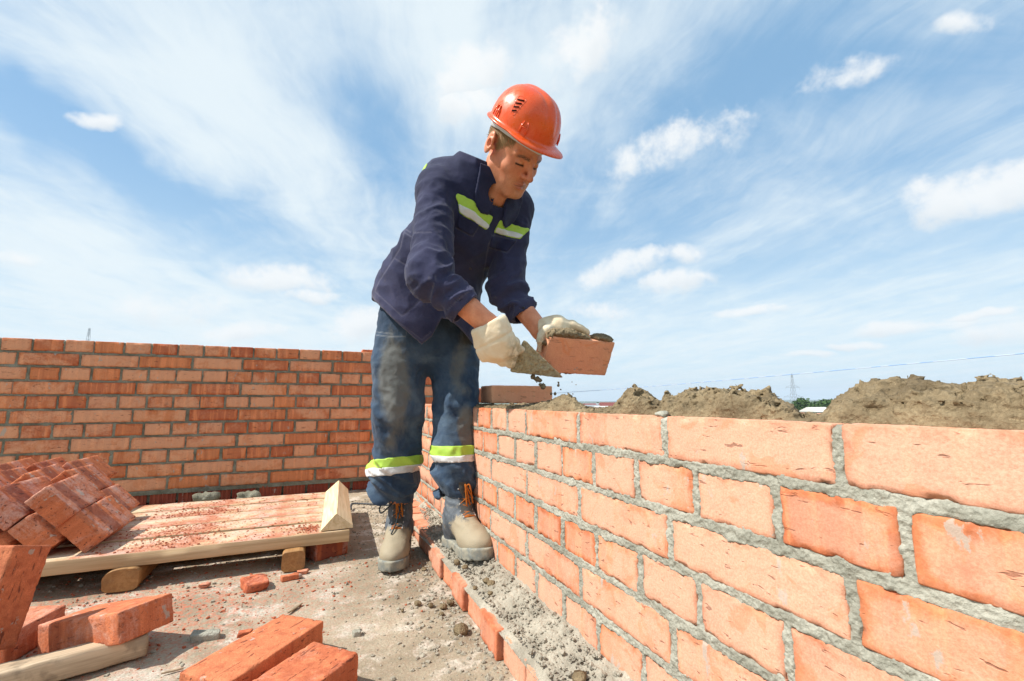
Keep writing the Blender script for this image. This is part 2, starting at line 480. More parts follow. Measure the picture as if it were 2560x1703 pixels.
M_BR = m_brick('sunlit_wall_brick', cdir=1, streak=.75, smear=.62, crack=.9, bl=.72, pale=.42, white=(.74, .435, .305), red=(.45, .12, .048), org=(.62, .225, .10), mott=.32, core=.50)
M_BB = m_brick('back_wall_brick', pale=.42, streak=.7, red=(.44, .095, .036), org=(.64, .215, .080), white=(.84, .46, .27), mott=.35, core=.12)
M_BL = m_brick('ledge_brick', pale=.42, white=(.72, .42, .29), red=(.46, .13, .06), org=(.60, .21, .10), mott=.3, core=.35)
M_BH = m_brick('hollow_brick', pale=.0, red=(.30, .06, .035), org=(.40, .10, .05))
M_BS = m_brick('loose_brick', pale=.24, red=(.40, .095, .042), org=(.58, .19, .085), wall=False, crack=1.2, white=(.74, .43, .31))
M_BP = m_brick('stacked_brick', pale=.10, red=(.38, .088, .036), org=(.56, .18, .075), wall=False, crack=1.3, bands=True)
M_MG = m_mortar('grey_mortar', (.255, .25, .20), (.455, .44, .365))
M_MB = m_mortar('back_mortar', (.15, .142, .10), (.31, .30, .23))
M_MW = m_mortar('wet_brown_mortar', (.125, .091, .050), (.31, .236, .138), 1.3, .75)
M_MD = m_mortar('mortar_debris', (.26, .235, .185), (.45, .41, .33))
M_GR = m_ground()
# ------------------------------------------------------------------ brick walls
rng = np.random.RandomState(3)
PITCH_Z, BH = .077, .0652
def courses(z_top, n, offs, lo, hi, rg, jit=.003):
    """rects (a0,a1,z0,z1) of bricks along an axis; offs: list of (first joint, module)"""
    R = []
    for k in range(n):
        z1 = z_top-k*PITCH_Z; z0 = z1-BH
        o, m = offs(k)
        i0 = int(math.floor((lo-o)/m)); i1 = int(math.ceil((hi-o)/m))
        for i in range(i0, i1):
            a0 = o+i*m+.005; a1 = o+(i+1)*m-.005
            if a1 < lo+.02 or a0 > hi-.02: continue
            a0 = max(a0, lo); a1 = min(a1, hi)
            R.append((a0+rg.uniform(-jit, jit), a1+rg.uniform(-jit, jit), z0+rg.uniform(-.0015, .0015), z1+rg.uniform(-.0015, .0015), k))
    return R
def wall_field(A, Z, R, seed, joint=-.001, lump=.004, over=.004):
    """height of the mortar surface over the (A,Z) grid; negative deep = hidden behind brick"""
    din = np.full(A.shape, -1.0, np.float32)
    for (a0, a1, z0, z1, k) in R:
        ia = (A[:, 0] > a0-.002) & (A[:, 0] < a1+.002); iz = (Z[0] > z0-.002) & (Z[0] < z1+.002)
        if not ia.any() or not iz.any(): continue
        ii = np.ix_(np.where(ia)[0], np.where(iz)[0])
        d = np.minimum(np.minimum(A[ii]-a0, a1-A[ii]), np.minimum(Z[ii]-z0, z1-Z[ii]))
        din[ii] = np.maximum(din[ii], d)
    P = np.stack([A, Z, np.full_like(A, seed*.37)], -1)
    lum = fbm(P, 30, 3, seed)*.9+fbm(P, 110, 3, seed+5)*.7
    h = joint+lump*lum
    w = over*(.35+1.5*fbm(P, 24, 3, seed+11)+.7*fbm(P, 140, 2, seed+2))
    h = h-np.maximum(0, din-w)*2.5
    return np.maximum(h, -.03)
def grid_mesh(A, Z, h, keep):
    nx, nz = A.shape
    id_ = np.arange(nx*nz).reshape(nx, nz)
    q = np.stack([id_[:-1, :-1], id_[1:, :-1], id_[1:, 1:], id_[:-1, 1:]], -1).reshape(-1, 4)
    k = keep[:-1, :-1] | keep[1:, :-1] | keep[1:, 1:] | keep[:-1, 1:]
    q = q[k.ravel()]
    used = np.unique(q); mp = np.full(nx*nz, -1); mp[used] = np.arange(len(used))
    return used, mp[q]
# ---- right hand wall: runs along v, its near face at u = UW
UW, WT, VB = .512, .5505, 3.235

def offR(k): return ((.316, .26) if k % 2 == 0 else (.2585, .1302))
RR = courses(WT, 7, offR, -.55, VB-.004, rng)
# the farthest part of the top course is laid as headers
RR = [r for r in RR if not (r[4] == 0 and r[0] > 1.09)]
RR += [(a+.006, a+.124, WT-BH, WT, 0) for a in np.arange(1.096, 3.1, .1302)]
wall = empty('brick_wall', (0, 0, 0), YAW)
tag(wall, 'low sunlit brick wall on the right with wet mortar heaped along its top', 'wall')
near, far = MB(), MB()
for i, (a0, a1, z0, z1, k) in enumerate(RR):
    dist = (a0+a1)/2
    res = .006 if dist < 1.0 else (.010 if dist < 1.7 else .018)
    dep = .12
    P, F = rbox(dep, a1-a0, z1-z0, res if dist < 2 else .03, .0025, .0013, i*3+1, .009)
    ed = edged(P, (dep, a1-a0, z1-z0))
    P = P+np.array([UW+dep/2+rng.uniform(-.0015, .0015), (a0+a1)/2, (z0+z1)/2])
    near.add(P, F, rng.rand(), ed)
bk = near.build('bricks', M_BR, wall, True)
# body of the wall behind the facing bricks (rear rows of the top course included)
P, F = rbox(.26, 3.235+.55-.01, WT-.012, .05, .003, .001, 5, .003)
P += np.array([UW+.015+.13+.1, (3.235-.55)/2, (WT-.012)/2])
core = MB(); core.add(P, F); core.build('wall_core', M_MG, wall)
rear = MB()
for i, a in enumerate(np.arange(-.54, 3.1, .1302)):
    P, F = rbox(.248, .120, BH, .02, .0025, .001, 900+i, .004)
    rear.add(P+np.array([UW+.13+.124+.004, a+.065, WT-BH/2+rng.uniform(-.001, .001)]), F, rng.rand())
rear.build('rear_bricks', M_BR, wall)
def strip(lo, hi, da, zlo, zhi, dz, R, seed, uface, joint, lump, over, axis):
    a = np.arange(lo, hi+da*.5, da); z = np.arange(zlo, zhi+dz*.5, dz)
    A, Z = np.meshgrid(a, z, indexing='ij'); A = A.astype(np.float32); Z = Z.astype(np.float32)
    h = wall_field(A, Z, R, seed, joint, lump, over)
    h = h-np.maximum(0, Z-(zhi-.004))*2
    used, q = grid_mesh(A, Z, h, h > -.014)
    X, Zz, Hh = A.ravel()[used], Z.ravel()[used], h.ravel()[used]
    # a bit of sideways jumble so that the mortar crumbles rather than waves
    if axis == 'v':
        V = np.stack([uface-Hh, X, Zz], 1); q = q[:, ::-1]
    else: V = np.stack([X, uface-Hh, Zz], 1)
    return V, q
mo = MB()
for (lo, hi, da) in ((-.55, .25, .003), (.25, .95, .0019), (.95, 1.7, .003), (1.7, 3.22, .007)):
    V, q = strip(lo, hi, da, .0, WT-.002, da, RR, 4, UW, .0000, .0042, .0048, 'v')
    mo.add(V, q)
mo.build('mortar_joints', M_MG, wall)
# ---- back wall along u, its face at v = VB
bw = empty('brick_wall', (0, 0, 0), YAW)
tag(bw, 'taller red brick wall across the back of the floor, in shade', 'wall')
BT = .905
def offB(k): return ((.016, .1302) if (k % 2 == 0 and k < 10) else ((.091, .2604) if k < 10 else (.02, .2604)))
RB = courses(BT, 11, offB, -2.75, .89, rng, .004)
bb = MB()
for i, (a0, a1, z0, z1, k) in enumerate(RB):
    dep = .12 if k else .25
    P, F = rbox(a1-a0, dep, z1-z0, .016, .003, .0014, i*5+2, .006)
    bb.add(P+np.array([(a0+a1)/2, VB+dep/2+rng.uniform(-.002, .002), (z0+z1)/2]), F, rng.rand(), edged(P, (a1-a0, dep, z1-z0)))
bb.build('bricks', M_BB, bw)
P, F = rbox(3.62, .34, BT-.07, .08, .003, .001, 6, .003)
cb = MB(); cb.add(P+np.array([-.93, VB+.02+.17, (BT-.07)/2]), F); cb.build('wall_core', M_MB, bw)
mb_ = MB()
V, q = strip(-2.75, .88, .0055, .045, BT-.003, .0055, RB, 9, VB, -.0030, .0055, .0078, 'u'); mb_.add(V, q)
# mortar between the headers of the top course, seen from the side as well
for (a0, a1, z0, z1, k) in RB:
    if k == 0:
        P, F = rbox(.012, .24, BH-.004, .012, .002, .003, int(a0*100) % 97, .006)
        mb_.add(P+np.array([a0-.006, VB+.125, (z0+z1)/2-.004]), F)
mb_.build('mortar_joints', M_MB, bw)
# lowest course of grooved hollow bricks
hb = MB()
for i, a in enumerate(np.arange(-2.74, .6, .136)):
    x = np.linspace(0, .12, 41); gro = -.004*(np.sin((x/.12)*math.pi*2*6.0-1.57) > .25)
    P, F = boxgrid(40, 1, 4); P = P.copy()
    y = np.where(P[:, 1] < .5, -gro[np.rint(P[:, 0]*40).astype(int)], .12)
    P = np.stack([P[:, 0]*.12, y, P[:, 2]*.062], 1)
    hb.add(P+np.array([a+rng.uniform(-.004, .004), VB+.004+rng.uniform(0, .006), -.010]), F, rng.rand())
hb.build('hollow_bricks', M_BH, bw, False)
# loose end of a brick lying on the back wall
P, F = rbox(.07, .10, .022, .008, .003, .0024, 77, .008)
o = mk('brick_fragment', P, F, M_BS); setm(o, rotm('Z', YAW), W(.315, VB+.10, BT+.011))
tag(o, 'thin dark brick fragment on top of the back wall beside the worker', 'brick fragment')
# ------------------------------------------------------------------ ground of the building floor
a = np.arange(-2.9, .52, .010); v = np.concatenate([np.arange(-1.6, .4, .02), np.arange(.4, 2.2, .008), np.arange(2.2, 3.26, .014)])
A, V_ = np.meshgrid(a, v, indexing='ij')
def ground_h(u, v):
    P = np.stack([u, v, np.zeros_like(u)], -1)
    h = .004*fbm(P, 3, 3, 21)+.0035*fbm(P, 22, 3, 31)
    rub = np.exp(-((u-.40)/.10)**2)*.016*sstep(-.3, .4, 1.2-v)
    h = h+rub*(.6+.9*fbm(P, 16, 3, 41))
    h = h+np.maximum(0, fbm(P, 60, 2, 51))*.004*(np.exp(-((u-.36)/.16)**2)+.25)
    return h-.012*sstep(1.9, 3.2, v)
Hh = ground_h(A, V_)
used, q = grid_mesh(A, V_, Hh, np.ones_like(A, bool))
dust = np.clip(np.exp(-((A+.50)/.55)**2-((V_-1.60)/.33)**2)*.9+.05, 0, 1)
gr = mk('floor', np.stack([A.ravel(), V_.ravel(), Hh.ravel()], 1), q, M_GR, None, True, {'dust': dust.ravel()})
gr.rotation_euler = (0, 0, YAW); gr['kind'] = 'structure'
# slab under the floor and the walls, so the floor is the top storey of a building
P, F = rbox(5.6, 6.2, .30, .5, .01, .002, 3, .01)
sl = mk('floor_slab', P+np.array([-1.4, 1.6, -.19]), F, M_MG); sl.rotation_euler = (0, 0, YAW); sl['kind'] = 'structure'
# ------------------------------------------------------------------ ledge of bricks at the foot of the right wall
led = empty('brick_ledge', (0, 0, 0), YAW)
tag(led, 'brick step at the foot of the right wall covered in mortar crumbs', 'ledge')
lb = MB(); a = -.5; i = 0
while a < 2.5:
    L = .118+rng.uniform(-.006, .004); du = (.006 if i % 2 else -.006)+rng.uniform(-.004, .004)
    if a > 1.75: du += .03*rng.rand()
    if True:
        P, F = rbox(.12, L, .064, .006 if a < 1.6 else .012, .003, .0014, 500+i, .0075)
        ed = edged(P, (.12, L, .064)); P = P@rotm('Z', rng.uniform(-.05, .05)).T
        lb.add(P+np.array([.400+.06+du, a+L/2, .037+rng.uniform(-.002, .002)]), F, rng.rand(), ed)
    a += L+.006+rng.uniform(0, .006); i += 1
lb.build('bricks', M_BL, led)
u = np.arange(.398, .530, .0028); v = np.arange(-.5, 3.2, .0036)
A, V_ = np.meshgrid(u, v, indexing='ij'); P3 = np.stack([A, V_, np.zeros_like(A)], -1)
e = A-.400-.012*fbm(P3, 18, 3, 3)
h = .066+sstep(.0, .03, e)*.012+np.maximum(0, A-.44)*.42+.010*fbm(P3, 13, 3, 8)*sstep(0, .04, e)
lum = np.maximum(0, fbm(P3, 55, 3, 15)); h = h+lum*.013*sstep(0, .02, e)+.003*fbm(P3, 190, 2, 19)
h = h-.028*sstep(1.5, 2.2, V_)*(1.2+fbm(P3, 5, 2, 66))
used, q = grid_mesh(A, V_, h, h > .058-.03*sstep(1.4, 2., V_))
mk('mortar_debris', np.stack([A.ravel()[used], V_.ravel()[used], h.ravel()[used]], 1), q, M_MD, led)
def ledge_h(v): return .078-.028*float(sstep(1.5, 2.2, v))
# ------------------------------------------------------------------ wet mortar on the right wall: lumpy heaps
TOP_PX = [(1196, 1012), (1240, 1012), (1300, 1011), (1350, 1006), (1385, 1000), (1410, 986), (1432, 990), (1446, 1004), (1470, 1016), (1500, 1018), (1530, 1012), (1555, 990), (1567, 974), (1587, 964), (1612, 974), (1640, 992), (1652, 994), (1664, 976), (1682, 984), (1716, 970), (1760, 960), (1812, 954), (1850, 960), (1884, 966), (1922, 962), (1950, 982), (1985, 1000), (2008, 1020), (2032, 1034), (2050, 1016), (2085, 984), (2150, 950), (2190, 942), (2240, 940), (2300, 942), (2360, 938), (2420, 934), (2480, 924), (2560, 922), (2700, 916)]
UM = .600
tv, tz = [], []
for x, y in TOP_PX:
    p = to_uv(pixu(x, y, UM)); tv.append(p[1]); tz.append(p[2])
tv, tz = np.array(tv), np.array(tz); o_ = np.argsort(tv); tv, tz = tv[o_], tz[o_]
def mound_sdf(P):
    u, v, z = P[:, 0], P[:, 1], P[:, 2]
    top = np.interp(v*UM/np.clip(u, .50, .80), tv, tz)-.005-.008*sstep(1.0, .5, v)
    near = .017+.004*sstep(.9, .5, v)-.010*sstep(1.0, 1.3, v)
    lo = UW+near+.012*fbm(np.stack([v, z*0, z*0], 1), 9, 2, 4)
    hgt = np.maximum(top-WT, .004)
    cr = np.clip((u-lo)/(UM-lo), 0, None)
    prof = np.sqrt(np.clip(1-np.clip(1-cr, 0, 1)**2.0, 0, 1))
    prof = np.where(u > UM+.012, np.clip(1-((u-UM-.012)/.065)**2, -1, 1), prof)
    prof = np.where(u < lo, -(lo-u)/.02, prof)
    s = WT+hgt*prof
    d = (z-s)*.7
    q = P
    k = np.maximum(np.clip(hgt/.03, .22, 1.25), .6*sstep(1.05, 1.3, v))
    n = fbm(q, 26, 2, 33)*.010*k+(np.abs(noise(q, 75, 35))*-.007+.003)*np.clip(k, .5, 1)+(np.abs(noise(q, 36, 36))*-.0075+.003)*k+noise(q, 150, 37)*.0042+np.minimum(0, noise(q, 110, 39)+.15)*.005
    return np.maximum(np.maximum(d-n, WT-.006-z), UW+.003-u)
xs = np.arange(.500, .86, .0032); ys = np.concatenate([np.arange(-.20, .04, .005), np.arange(.04, .95, .0026), np.arange(.95, 1.95, .0038)]); zs = np.arange(WT-.012, .70, .0026)
V, F = mesh_sdf(mound_sdf, xs, ys, zs, 6, .02)
V, F = largest(V, F); o = mk('wet_mortar', V, F, M_MW); o.rotation_euler = (0, 0, YAW)
tag(o, 'wet brown mortar heaped along the top of the right wall', 'mortar', kind='stuff')
# crumbs of pale set mortar squeezed out on the wall's top edge
sq = MB()
for (px_, py_) in ((1650, 1043),):
    p = to_uv(pixu(px_, py_, UW+.004)); P, F = rbox(.014, .022, .009, .003, .004, .004, px_, .006)
    sq.add(P+np.array([p[0]+.004, p[1], WT+.002]), F)
sq.build('mortar_blobs', M_MG, wall)
# ------------------------------------------------------------------ bricks as things
BL_, BW_, BH_ = .250, .120, .065
def brick(center, xdir, zdir, label, group=None, seed=0, mat_=None, size=(BL_, BW_, BH_), res=.008, chip=.005, name='brick'):
    P, F = rbox(*size, res, .003, .0011, seed, chip)
    o = mk(name, P, F, mat_ or M_BS); setm(o, basis(xdir, zdir), center)
    tag(o, label, 'brick', group); return o
# freshly laid brick across the wall, with mortar on its end
c0 = to_uv(pix(1221, 1012, 1.63))
brick(W(.585+.125, c0[1]+.06, WT+.014+.0325), N1, (0, 0, 1), 'brick just laid crosswise on the wall top beside the worker', None, 11, M_BR and m_brick('laid_brick', pale=1.0, wall=False, white=(.95, .53, .33), red=(.76, .27, .12), org=(.90, .40, .20), crack=.5, mott=.12), res=.006)
brick(W(.62+.10, c0[1]+.06+.40, WT+.014+.0325), N1, (0, 0, 1), 'brick laid on the wall top farther back, seen between the worker\'s legs', None, 12, None)
# held brick
hx = np.array([math.cos(rad(26)), math.sin(rad(26)), -.02]); hx /= np.linalg.norm(hx)
ht = rad(27); hn = np.array([math.sin(rad(26)), -math.cos(rad(26)), 0])   # horizontal normal towards the camera
fn_ = hn*math.cos(ht)-np.array([0, 0, 1])*math.sin(ht)                     # front (bed) face normal
HB_C = pix(1448, 893, 1.455)-fn_*.0325
HB_R = basis(hx, fn_)          # x long, y = short side up, z = bed normal
hb_o = brick(HB_C, hx, fn_, 'brick held in the worker\'s gloved left hand, smeared with mortar', None, 21, m_brick('held_brick', pale=.45, red=(.62, .17, .07), org=(.82, .28, .10), wall=False, crack=.5, mott=.25, white=(.88, .47, .29), bl=.75), res=.005, chip=.007)
HB_UP = HB_R[:, 1] if HB_R[2, 1] > 0 else -HB_R[:, 1]
# string line
a_ = pix(1371, 984, 1.78); b_ = pix(2590, 881, .52)
sl_pts = [a_+(b_-a_)*t+np.array([0, 0, -.004*math.sin(math.pi*t)]) for t in np.linspace(0, 1.3, 60)]
m, t, b, co = mat('blue_white_cord'); sx = t.node('ShaderNodeSeparateXYZ'); t.link(co, sx.inputs[0])
w = t.math('SINE', t.math('ADD', t.math('MULTIPLY', sx.outputs[1], 160.), t.math('MULTIPLY', t.noise(co, 14), 16.)))
t.link(t.mix(t.ramp(w, .1, .5), (.22, .40, .70), (.45, .56, .70)), b.inputs['Base Color'])
V, F, c = tube(sl_pts, .00060, 6); o = mk('string_line', V, [F, c], m); tag(o, 'thin blue and white builder\'s string stretched above the right wall', 'string')
# ------------------------------------------------------------------ pallet of planks, timber and the leaning stack of bricks
M_WD = m_wood('sawn_plank', (.46, .31, .165), (.68, .50, .30), dust=1.0)
M_WE = m_wood('bare_timber', (.62, .46, .25), (.80, .64, .42), axis=1)
M_WB = m_wood('bearer_timber', (.30, .145, .05), (.42, .225, .085), axis=1, dark=.2)
M_WO = m_wood('weathered_stick', (.36, .26, .165), (.60, .46, .31), axis=0, dark=.55)
pal = empty('pallet', (0, 0, 0), YAW)
tag(pal, 'low platform of pale planks on timber bearers, scattered with red brick dust', 'pallet')
def block(name, size, cen, m, parent=None, rz=0., seed=0, res=.03, bev=.002, amp=.0008, chip=.003, R=None, smooth=True):
    P, F = rbox(*size, res, bev, amp, seed, chip)
    o = mk(name, P, F, m, parent, smooth)
    if R is None: o.location = cen; o.rotation_euler = (0, 0, rz)
    else: setm(o, R, cen)
    return o
for i, (v0, v1, ul) in enumerate(((1.822, 1.976, -1.32), (1.996, 2.130, -1.30), (2.134, 2.268, -1.33), (2.290, 2.434, -1.31), (2.446, 2.592, -1.30))):
    ur = .138+(.0, -.004, .003, -.006, .002)[i]
    block('plank', (ur-ul, v1-v0, .041), ((ur+ul)/2, (v0+v1)/2, .0855+.0015*(i % 3)), M_WD, pal, 0, i+5)
def beam(name, u0, u1, v0, v1, z0, z1, m, parent, rnd_=0., seed=0, lab=None):
    """bearer with a waney, rounded side"""
    n = 28; prof = []
    for k in range(n):
        a = 2*math.pi*k/n; c, s = math.cos(a), math.sin(a)
        e = 6.0 if (s < -.2 or c > .3) else (2.6 if rnd_ else 6.0)
        r = (abs(c)**e+abs(s)**e)**(-1/e); prof.append((c*r, s*r))
    prof = np.array(prof); vv = np.linspace(v0, v1, 26); V = []
    for j, y in enumerate(vv):
        for k in range(n):
            V.append(((u0+u1)/2+prof[k, 0]*(u1-u0)/2, y, (z0+z1)/2+prof[k, 1]*(z1-z0)/2))
    V = np.array(V); V = V+.0015*noise(V, 30, seed)[:, None]*np.array([1, .3, 1])
    F = [(j*n+k, j*n+(k+1) % n, (j+1)*n+(k+1) % n, (j+1)*n+k) for j in range(25) for k in range(n)]
    c0, c1 = len(V), len(V)+1; V = np.concatenate([V, [V[:n].mean(0)], [V[25*n:26*n].mean(0)]])
    T = [((k+1) % n, k, c0) for k in range(n)]+[(25*n+k, 25*n+(k+1) % n, c1) for k in range(n)]
    o = mk(name, V, [np.array(F), np.array(T)], m, parent)
    for p in o.data.polygons:
        if p.loop_total == 3: p.use_smooth = False
    return o
beam('bearer', -.560, -.470, 1.80, 2.56, .003, .066, M_WB, pal, 1, 3)
beam('bearer', -.078, -.006, 1.775, 2.55, .002, .066, M_WB, pal, 0, 4)
beam('bearer', -1.16, -1.08, 1.80, 2.56, .003, .066, M_WB, pal, 1, 5)
qa, qb = pixz(795, 1405, 0), pixz(869, 1385, 0); qd = U(qb-qa); qn = np.array([-qd[1], qd[0], 0])
brick(qb-qd*.062+qn*.06+np.array([0, 0, .0332]), qd, (0, 0, 1), 'half brick propping up the right corner of the plank platform', None, 41, M_BP, (.124, .12, .065))
# triangular timber lying across the planks
vv = np.linspace(1.832, 2.572, 30); V = []
for j, y in enumerate(vv):
    s = (y-1.832)/.74; u0, ua, u1 = .040+.030*s, .090+.040*s, .150+.028*s; z0, za = .1085, .164
    tri = [(u0, z0), (u0+.002, z0+.004), (ua-.003, za-.002), (ua+.002, za), (u1-.001, z0+.009), (u1, z0+.001)]
    V += [(a, y, b) for a, b in tri]
V = np.array(V); V = V+.0012*noise(V, 22, 6)[:, None]; V[:, 2] = np.maximum(V[:, 2], .1075); n = 6
F = [(j*n+k, j*n+(k+1) % n, (j+1)*n+(k+1) % n, (j+1)*n+k) for j in range(29) for k in range(n)]
o = mk('timber_wedge', V, [np.array(F)[:, ::-1], np.array([[0, 1, 2, 3, 4, 5], [29*n+5, 29*n+4, 29*n+3, 29*n+2, 29*n+1, 29*n]])], M_WE, None, False)
o.rotation_euler = (0, 0, YAW); tag(o, 'pale triangular timber offcut lying across the right end of the planks', 'timber')
# stack of bricks tilted 45 degrees
ct, st_ = math.cos(rad(46)), math.sin(rad(46))
SLOPE = N1*ct-np.array([0, 0, 1])*st_; NRM = N1*st_+np.array([0, 0, 1])*ct
def stacked(u, v, z, lab, seed, jit=0.0):
    c = W(u, v+.125, z)
    ax = W2+N1*rng.uniform(-.06, .06)+np.array([0, 0, rng.uniform(-.035, .035)])
    R = basis(ax, NRM); P, F = rbox(BL_-rng.uniform(0, .008), BW_-.004, BH_-.003, .008, .003, .0012, seed, .005)
    o = mk('brick', P, F, M_BP); setm(o, R, c+np.array([0, 0, jit])); tag(o, lab, 'brick', 'bricks stacked aslant on the platform'); return o
rows = [(1.868, 0., 0.), (2.121, -.055, .010), (2.374, -.03, .016)]
rown = ['front', 'middle', 'back']
sd_ = 100
for r, (v, du, dz) in enumerate(rows):
    for layer in (0, 1):
        for k in range(5 if layer == 0 else 4):
            u = -.646-layer*.083-.1085*k+du; z = .172+layer*.0835+dz
            if u < -1.27 or (r == 2 and k < 2-layer): continue
            pos = ['rightmost', 'second from the right', 'third from the right', 'fourth from the right', 'fifth from the right'][k]
            stacked(u, v+rng.uniform(-.008, .008), z, '%s brick, %s layer, %s row of the leaning stack' % (pos, 'upper' if layer else 'lower', rown[r]), sd_, rng.uniform(-.002, .002)); sd_ += 7
# ------------------------------------------------------------------ loose bricks in the foreground
F_, R_, L_ = np.array([-.853, 1.05, .119]), np.array([-.822, 1.159, .115]), np.array([-1.076, 1.11, .067])
x = (F_-L_)/np.linalg.norm(F_-L_); y = R_-F_; z = np.cross(x, y); z /= np.linalg.norm(z)
R = basis(x, z); c = F_-x*.125+R[:, 1]*.06-z*.0325
brick(c, x, z, 'brick tilted on a weathered stick at the lower left', None, 51, m_brick('orange_loose_brick', pale=.0, red=(.42, .10, .045), org=(.62, .20, .085), wall=False, crack=.7), res=.006)
k_ = .80; TR, TL, BR = pix(131, 1364, 1.325*k_), pix(39, 1363, 1.2166*k_), pix(40, 1618, 1.2206*k_)
d_ = U(TR-BR); w_ = U(TR-TL); n_ = np.cross(d_, w_); n_ = n_ if n_[0] > 0 else -n_
brick((TR+BR)/2-w_*.048-n_*.026, d_, n_, 'brick leaning upright at the left edge of the picture', None, 52, None, size=(.20, .096, .052), res=.006)
ax = np.array([.12, -.993, 0]); c = np.array([-1.120, 1.215, 0])+ax*.075+np.array([-.993, -.12, 0])*.06
brick(c+np.array([0, 0, .034]), ax, (0, 0, 1), 'dark broken brick lying flat between the leaning brick and the tilted one', None, 53, None, (.15, .12, .065), res=.008)
a0 = np.array([-.075, -.23, 0]); a0 /= np.linalg.norm(a0); w0 = np.array([-a0[1], a0[0], 0])*-1
brick(np.array([-.437, 1.128, .0345])+a0*.125+w0*(-.06 if w0[0] > 0 else .06), a0, (0, 0, 1), 'farther of two bricks lying flat at the bottom of the picture', None, 54, None, res=.006, chip=.007)
a1 = np.array([-.36, -.933, 0]); a1 /= np.linalg.norm(a1); w1 = np.array([a1[1], -a1[0], 0])
w1 = w1 if w1[0] < 0 else -w1
brick(np.array([-.311, .9956, .0345])+a1*.125+w1*.06, a1, (0, 0, 1), 'nearer of two bricks lying flat at the bottom of the picture', None, 55, None, res=.006, chip=.007)
# weathered stick
pa, pb = np.array([-.835, 1.118, .028]), np.array([-1.10, .90, .026]); L = np.linalg.norm(pb-pa)
P, F = rbox(L, .052, .046, .02, .006, .003, 8, .006)
o = mk('wooden_stick', P, F, M_WO); setm(o, basis(pb-pa, (0, 0, 1)), (pa+pb)/2)
tag(o, 'weathered wooden stick under the tilted brick at the lower left', 'stick')
# broken pieces of brick, each a thing
def shard(px, py, size, lab, seed, rz=0., m=None, z=.0):
    P, F = rbox(*size, min(size)/3.0, min(size)*.12, min(size)*.12, seed, min(size)*.35)
    P = P*(1+.25*noise(P, 25, seed))[:, None]; P[:, 0] += P[:, 1]*.3*math.sin(seed)
    o = mk('brick_fragment', P, F, m or M_BS); q = pixz(px, py, z); setm(o, rotm('Z', rz)@rotm('X', .1*math.sin(seed*3)), q+np.array([0, 0, size[2]*.48]))
    tag(o, lab, 'brick fragment'); return o
shard(637, 1470, (.062, .072, .026), 'squarish brick fragment lying in front of the plank platform', 61, .5)
shard(728, 1448, (.060, .026, .016), 'crumbled brick splinter on the floor left of the worker\'s boot', 62, .6)
shard(755, 1435, (.035, .018, .012), 'small brick chip beside the crumbled splinter', 63, .4)
shard(613, 1590, (.030, .017, .012), 'small brick chip between the two foreground groups of bricks', 64, .5)
shard(512, 1467, (.024, .018, .010), 'tiny brick chip left of the squarish fragment', 65, .2)
shard(515, 1598, (.060, .030, .018), 'pale flat stone in the shadow of the tilted brick', 66, .3, M_MG)
shard(892, 1590, (.018, .015, .012), 'rounded pebble on the floor right of the foreground bricks', 67, .3, M_MG)
# offcuts of wood on the floor
def sliver(px0, py0, px1, py1, w_, lab, seed):
    a, b = pixz(px0, py0, .006), pixz(px1, py1, .006); L = np.linalg.norm(b-a)
    P, F = rbox(L, w_, .004, .01, .001, .001, seed, .002); P[:, 1] *= 1-.5*np.abs(P[:, 0])/(L/2)
    o = mk('wood_splinter', P, F, M_WO); setm(o, basis(b-a, (0, 0, 1)), (a+b)/2); tag(o, lab, 'splinter')
sliver(720, 1532, 755, 1508, .010, 'wood splinter on the floor above the farther flat brick', 1)
sliver(402, 1684, 460, 1670, .007, 'thin wood splinter at the bottom left of the flat bricks', 2)
sliver(820, 1327, 838, 1325, .008, 'short wood splinter in the shade right of the platform', 3)
# rebar rod
pts = [pixz(877, 1274, .006), pixz(878, 1264, .012), pixz(888, 1259, .016), pixz(950, 1262, .016), pixz(1024, 1266, .02), pixz(1030, 1266, .02)]
P_ = spline(pts, 30); rr = .0052+.0010*np.sin(np.arange(len(P_))*1.9)
V, F, c = tube(P_, rr, 8); m_ = m_plain('dark_steel', (.05, .055, .06), .55, .4, .3, 60)
o = mk('rebar_rod', V, [F, c], m_); tag(o, 'dark ribbed steel rod on the floor behind the worker\'s boot', 'rod')
# grey rags by the back wall
for i, (x, y) in enumerate(((512, 1244), (623, 1240))):
    P, F = rbox(.13, .06, .05, .012, .02, .012, 71+i, .01); P = P*(1+.3*noise(P, 20, i))[:, None]
    q = pixz(x, y+12, .0); o = mk('rag', P, F, M_MB); setm(o, rotm('Z', .4), np.array([q[0], q[1], .025])); tag(o, 'crumpled grey rag at the foot of the back wall, %s one' % ('left' if i == 0 else 'right'), 'rag')
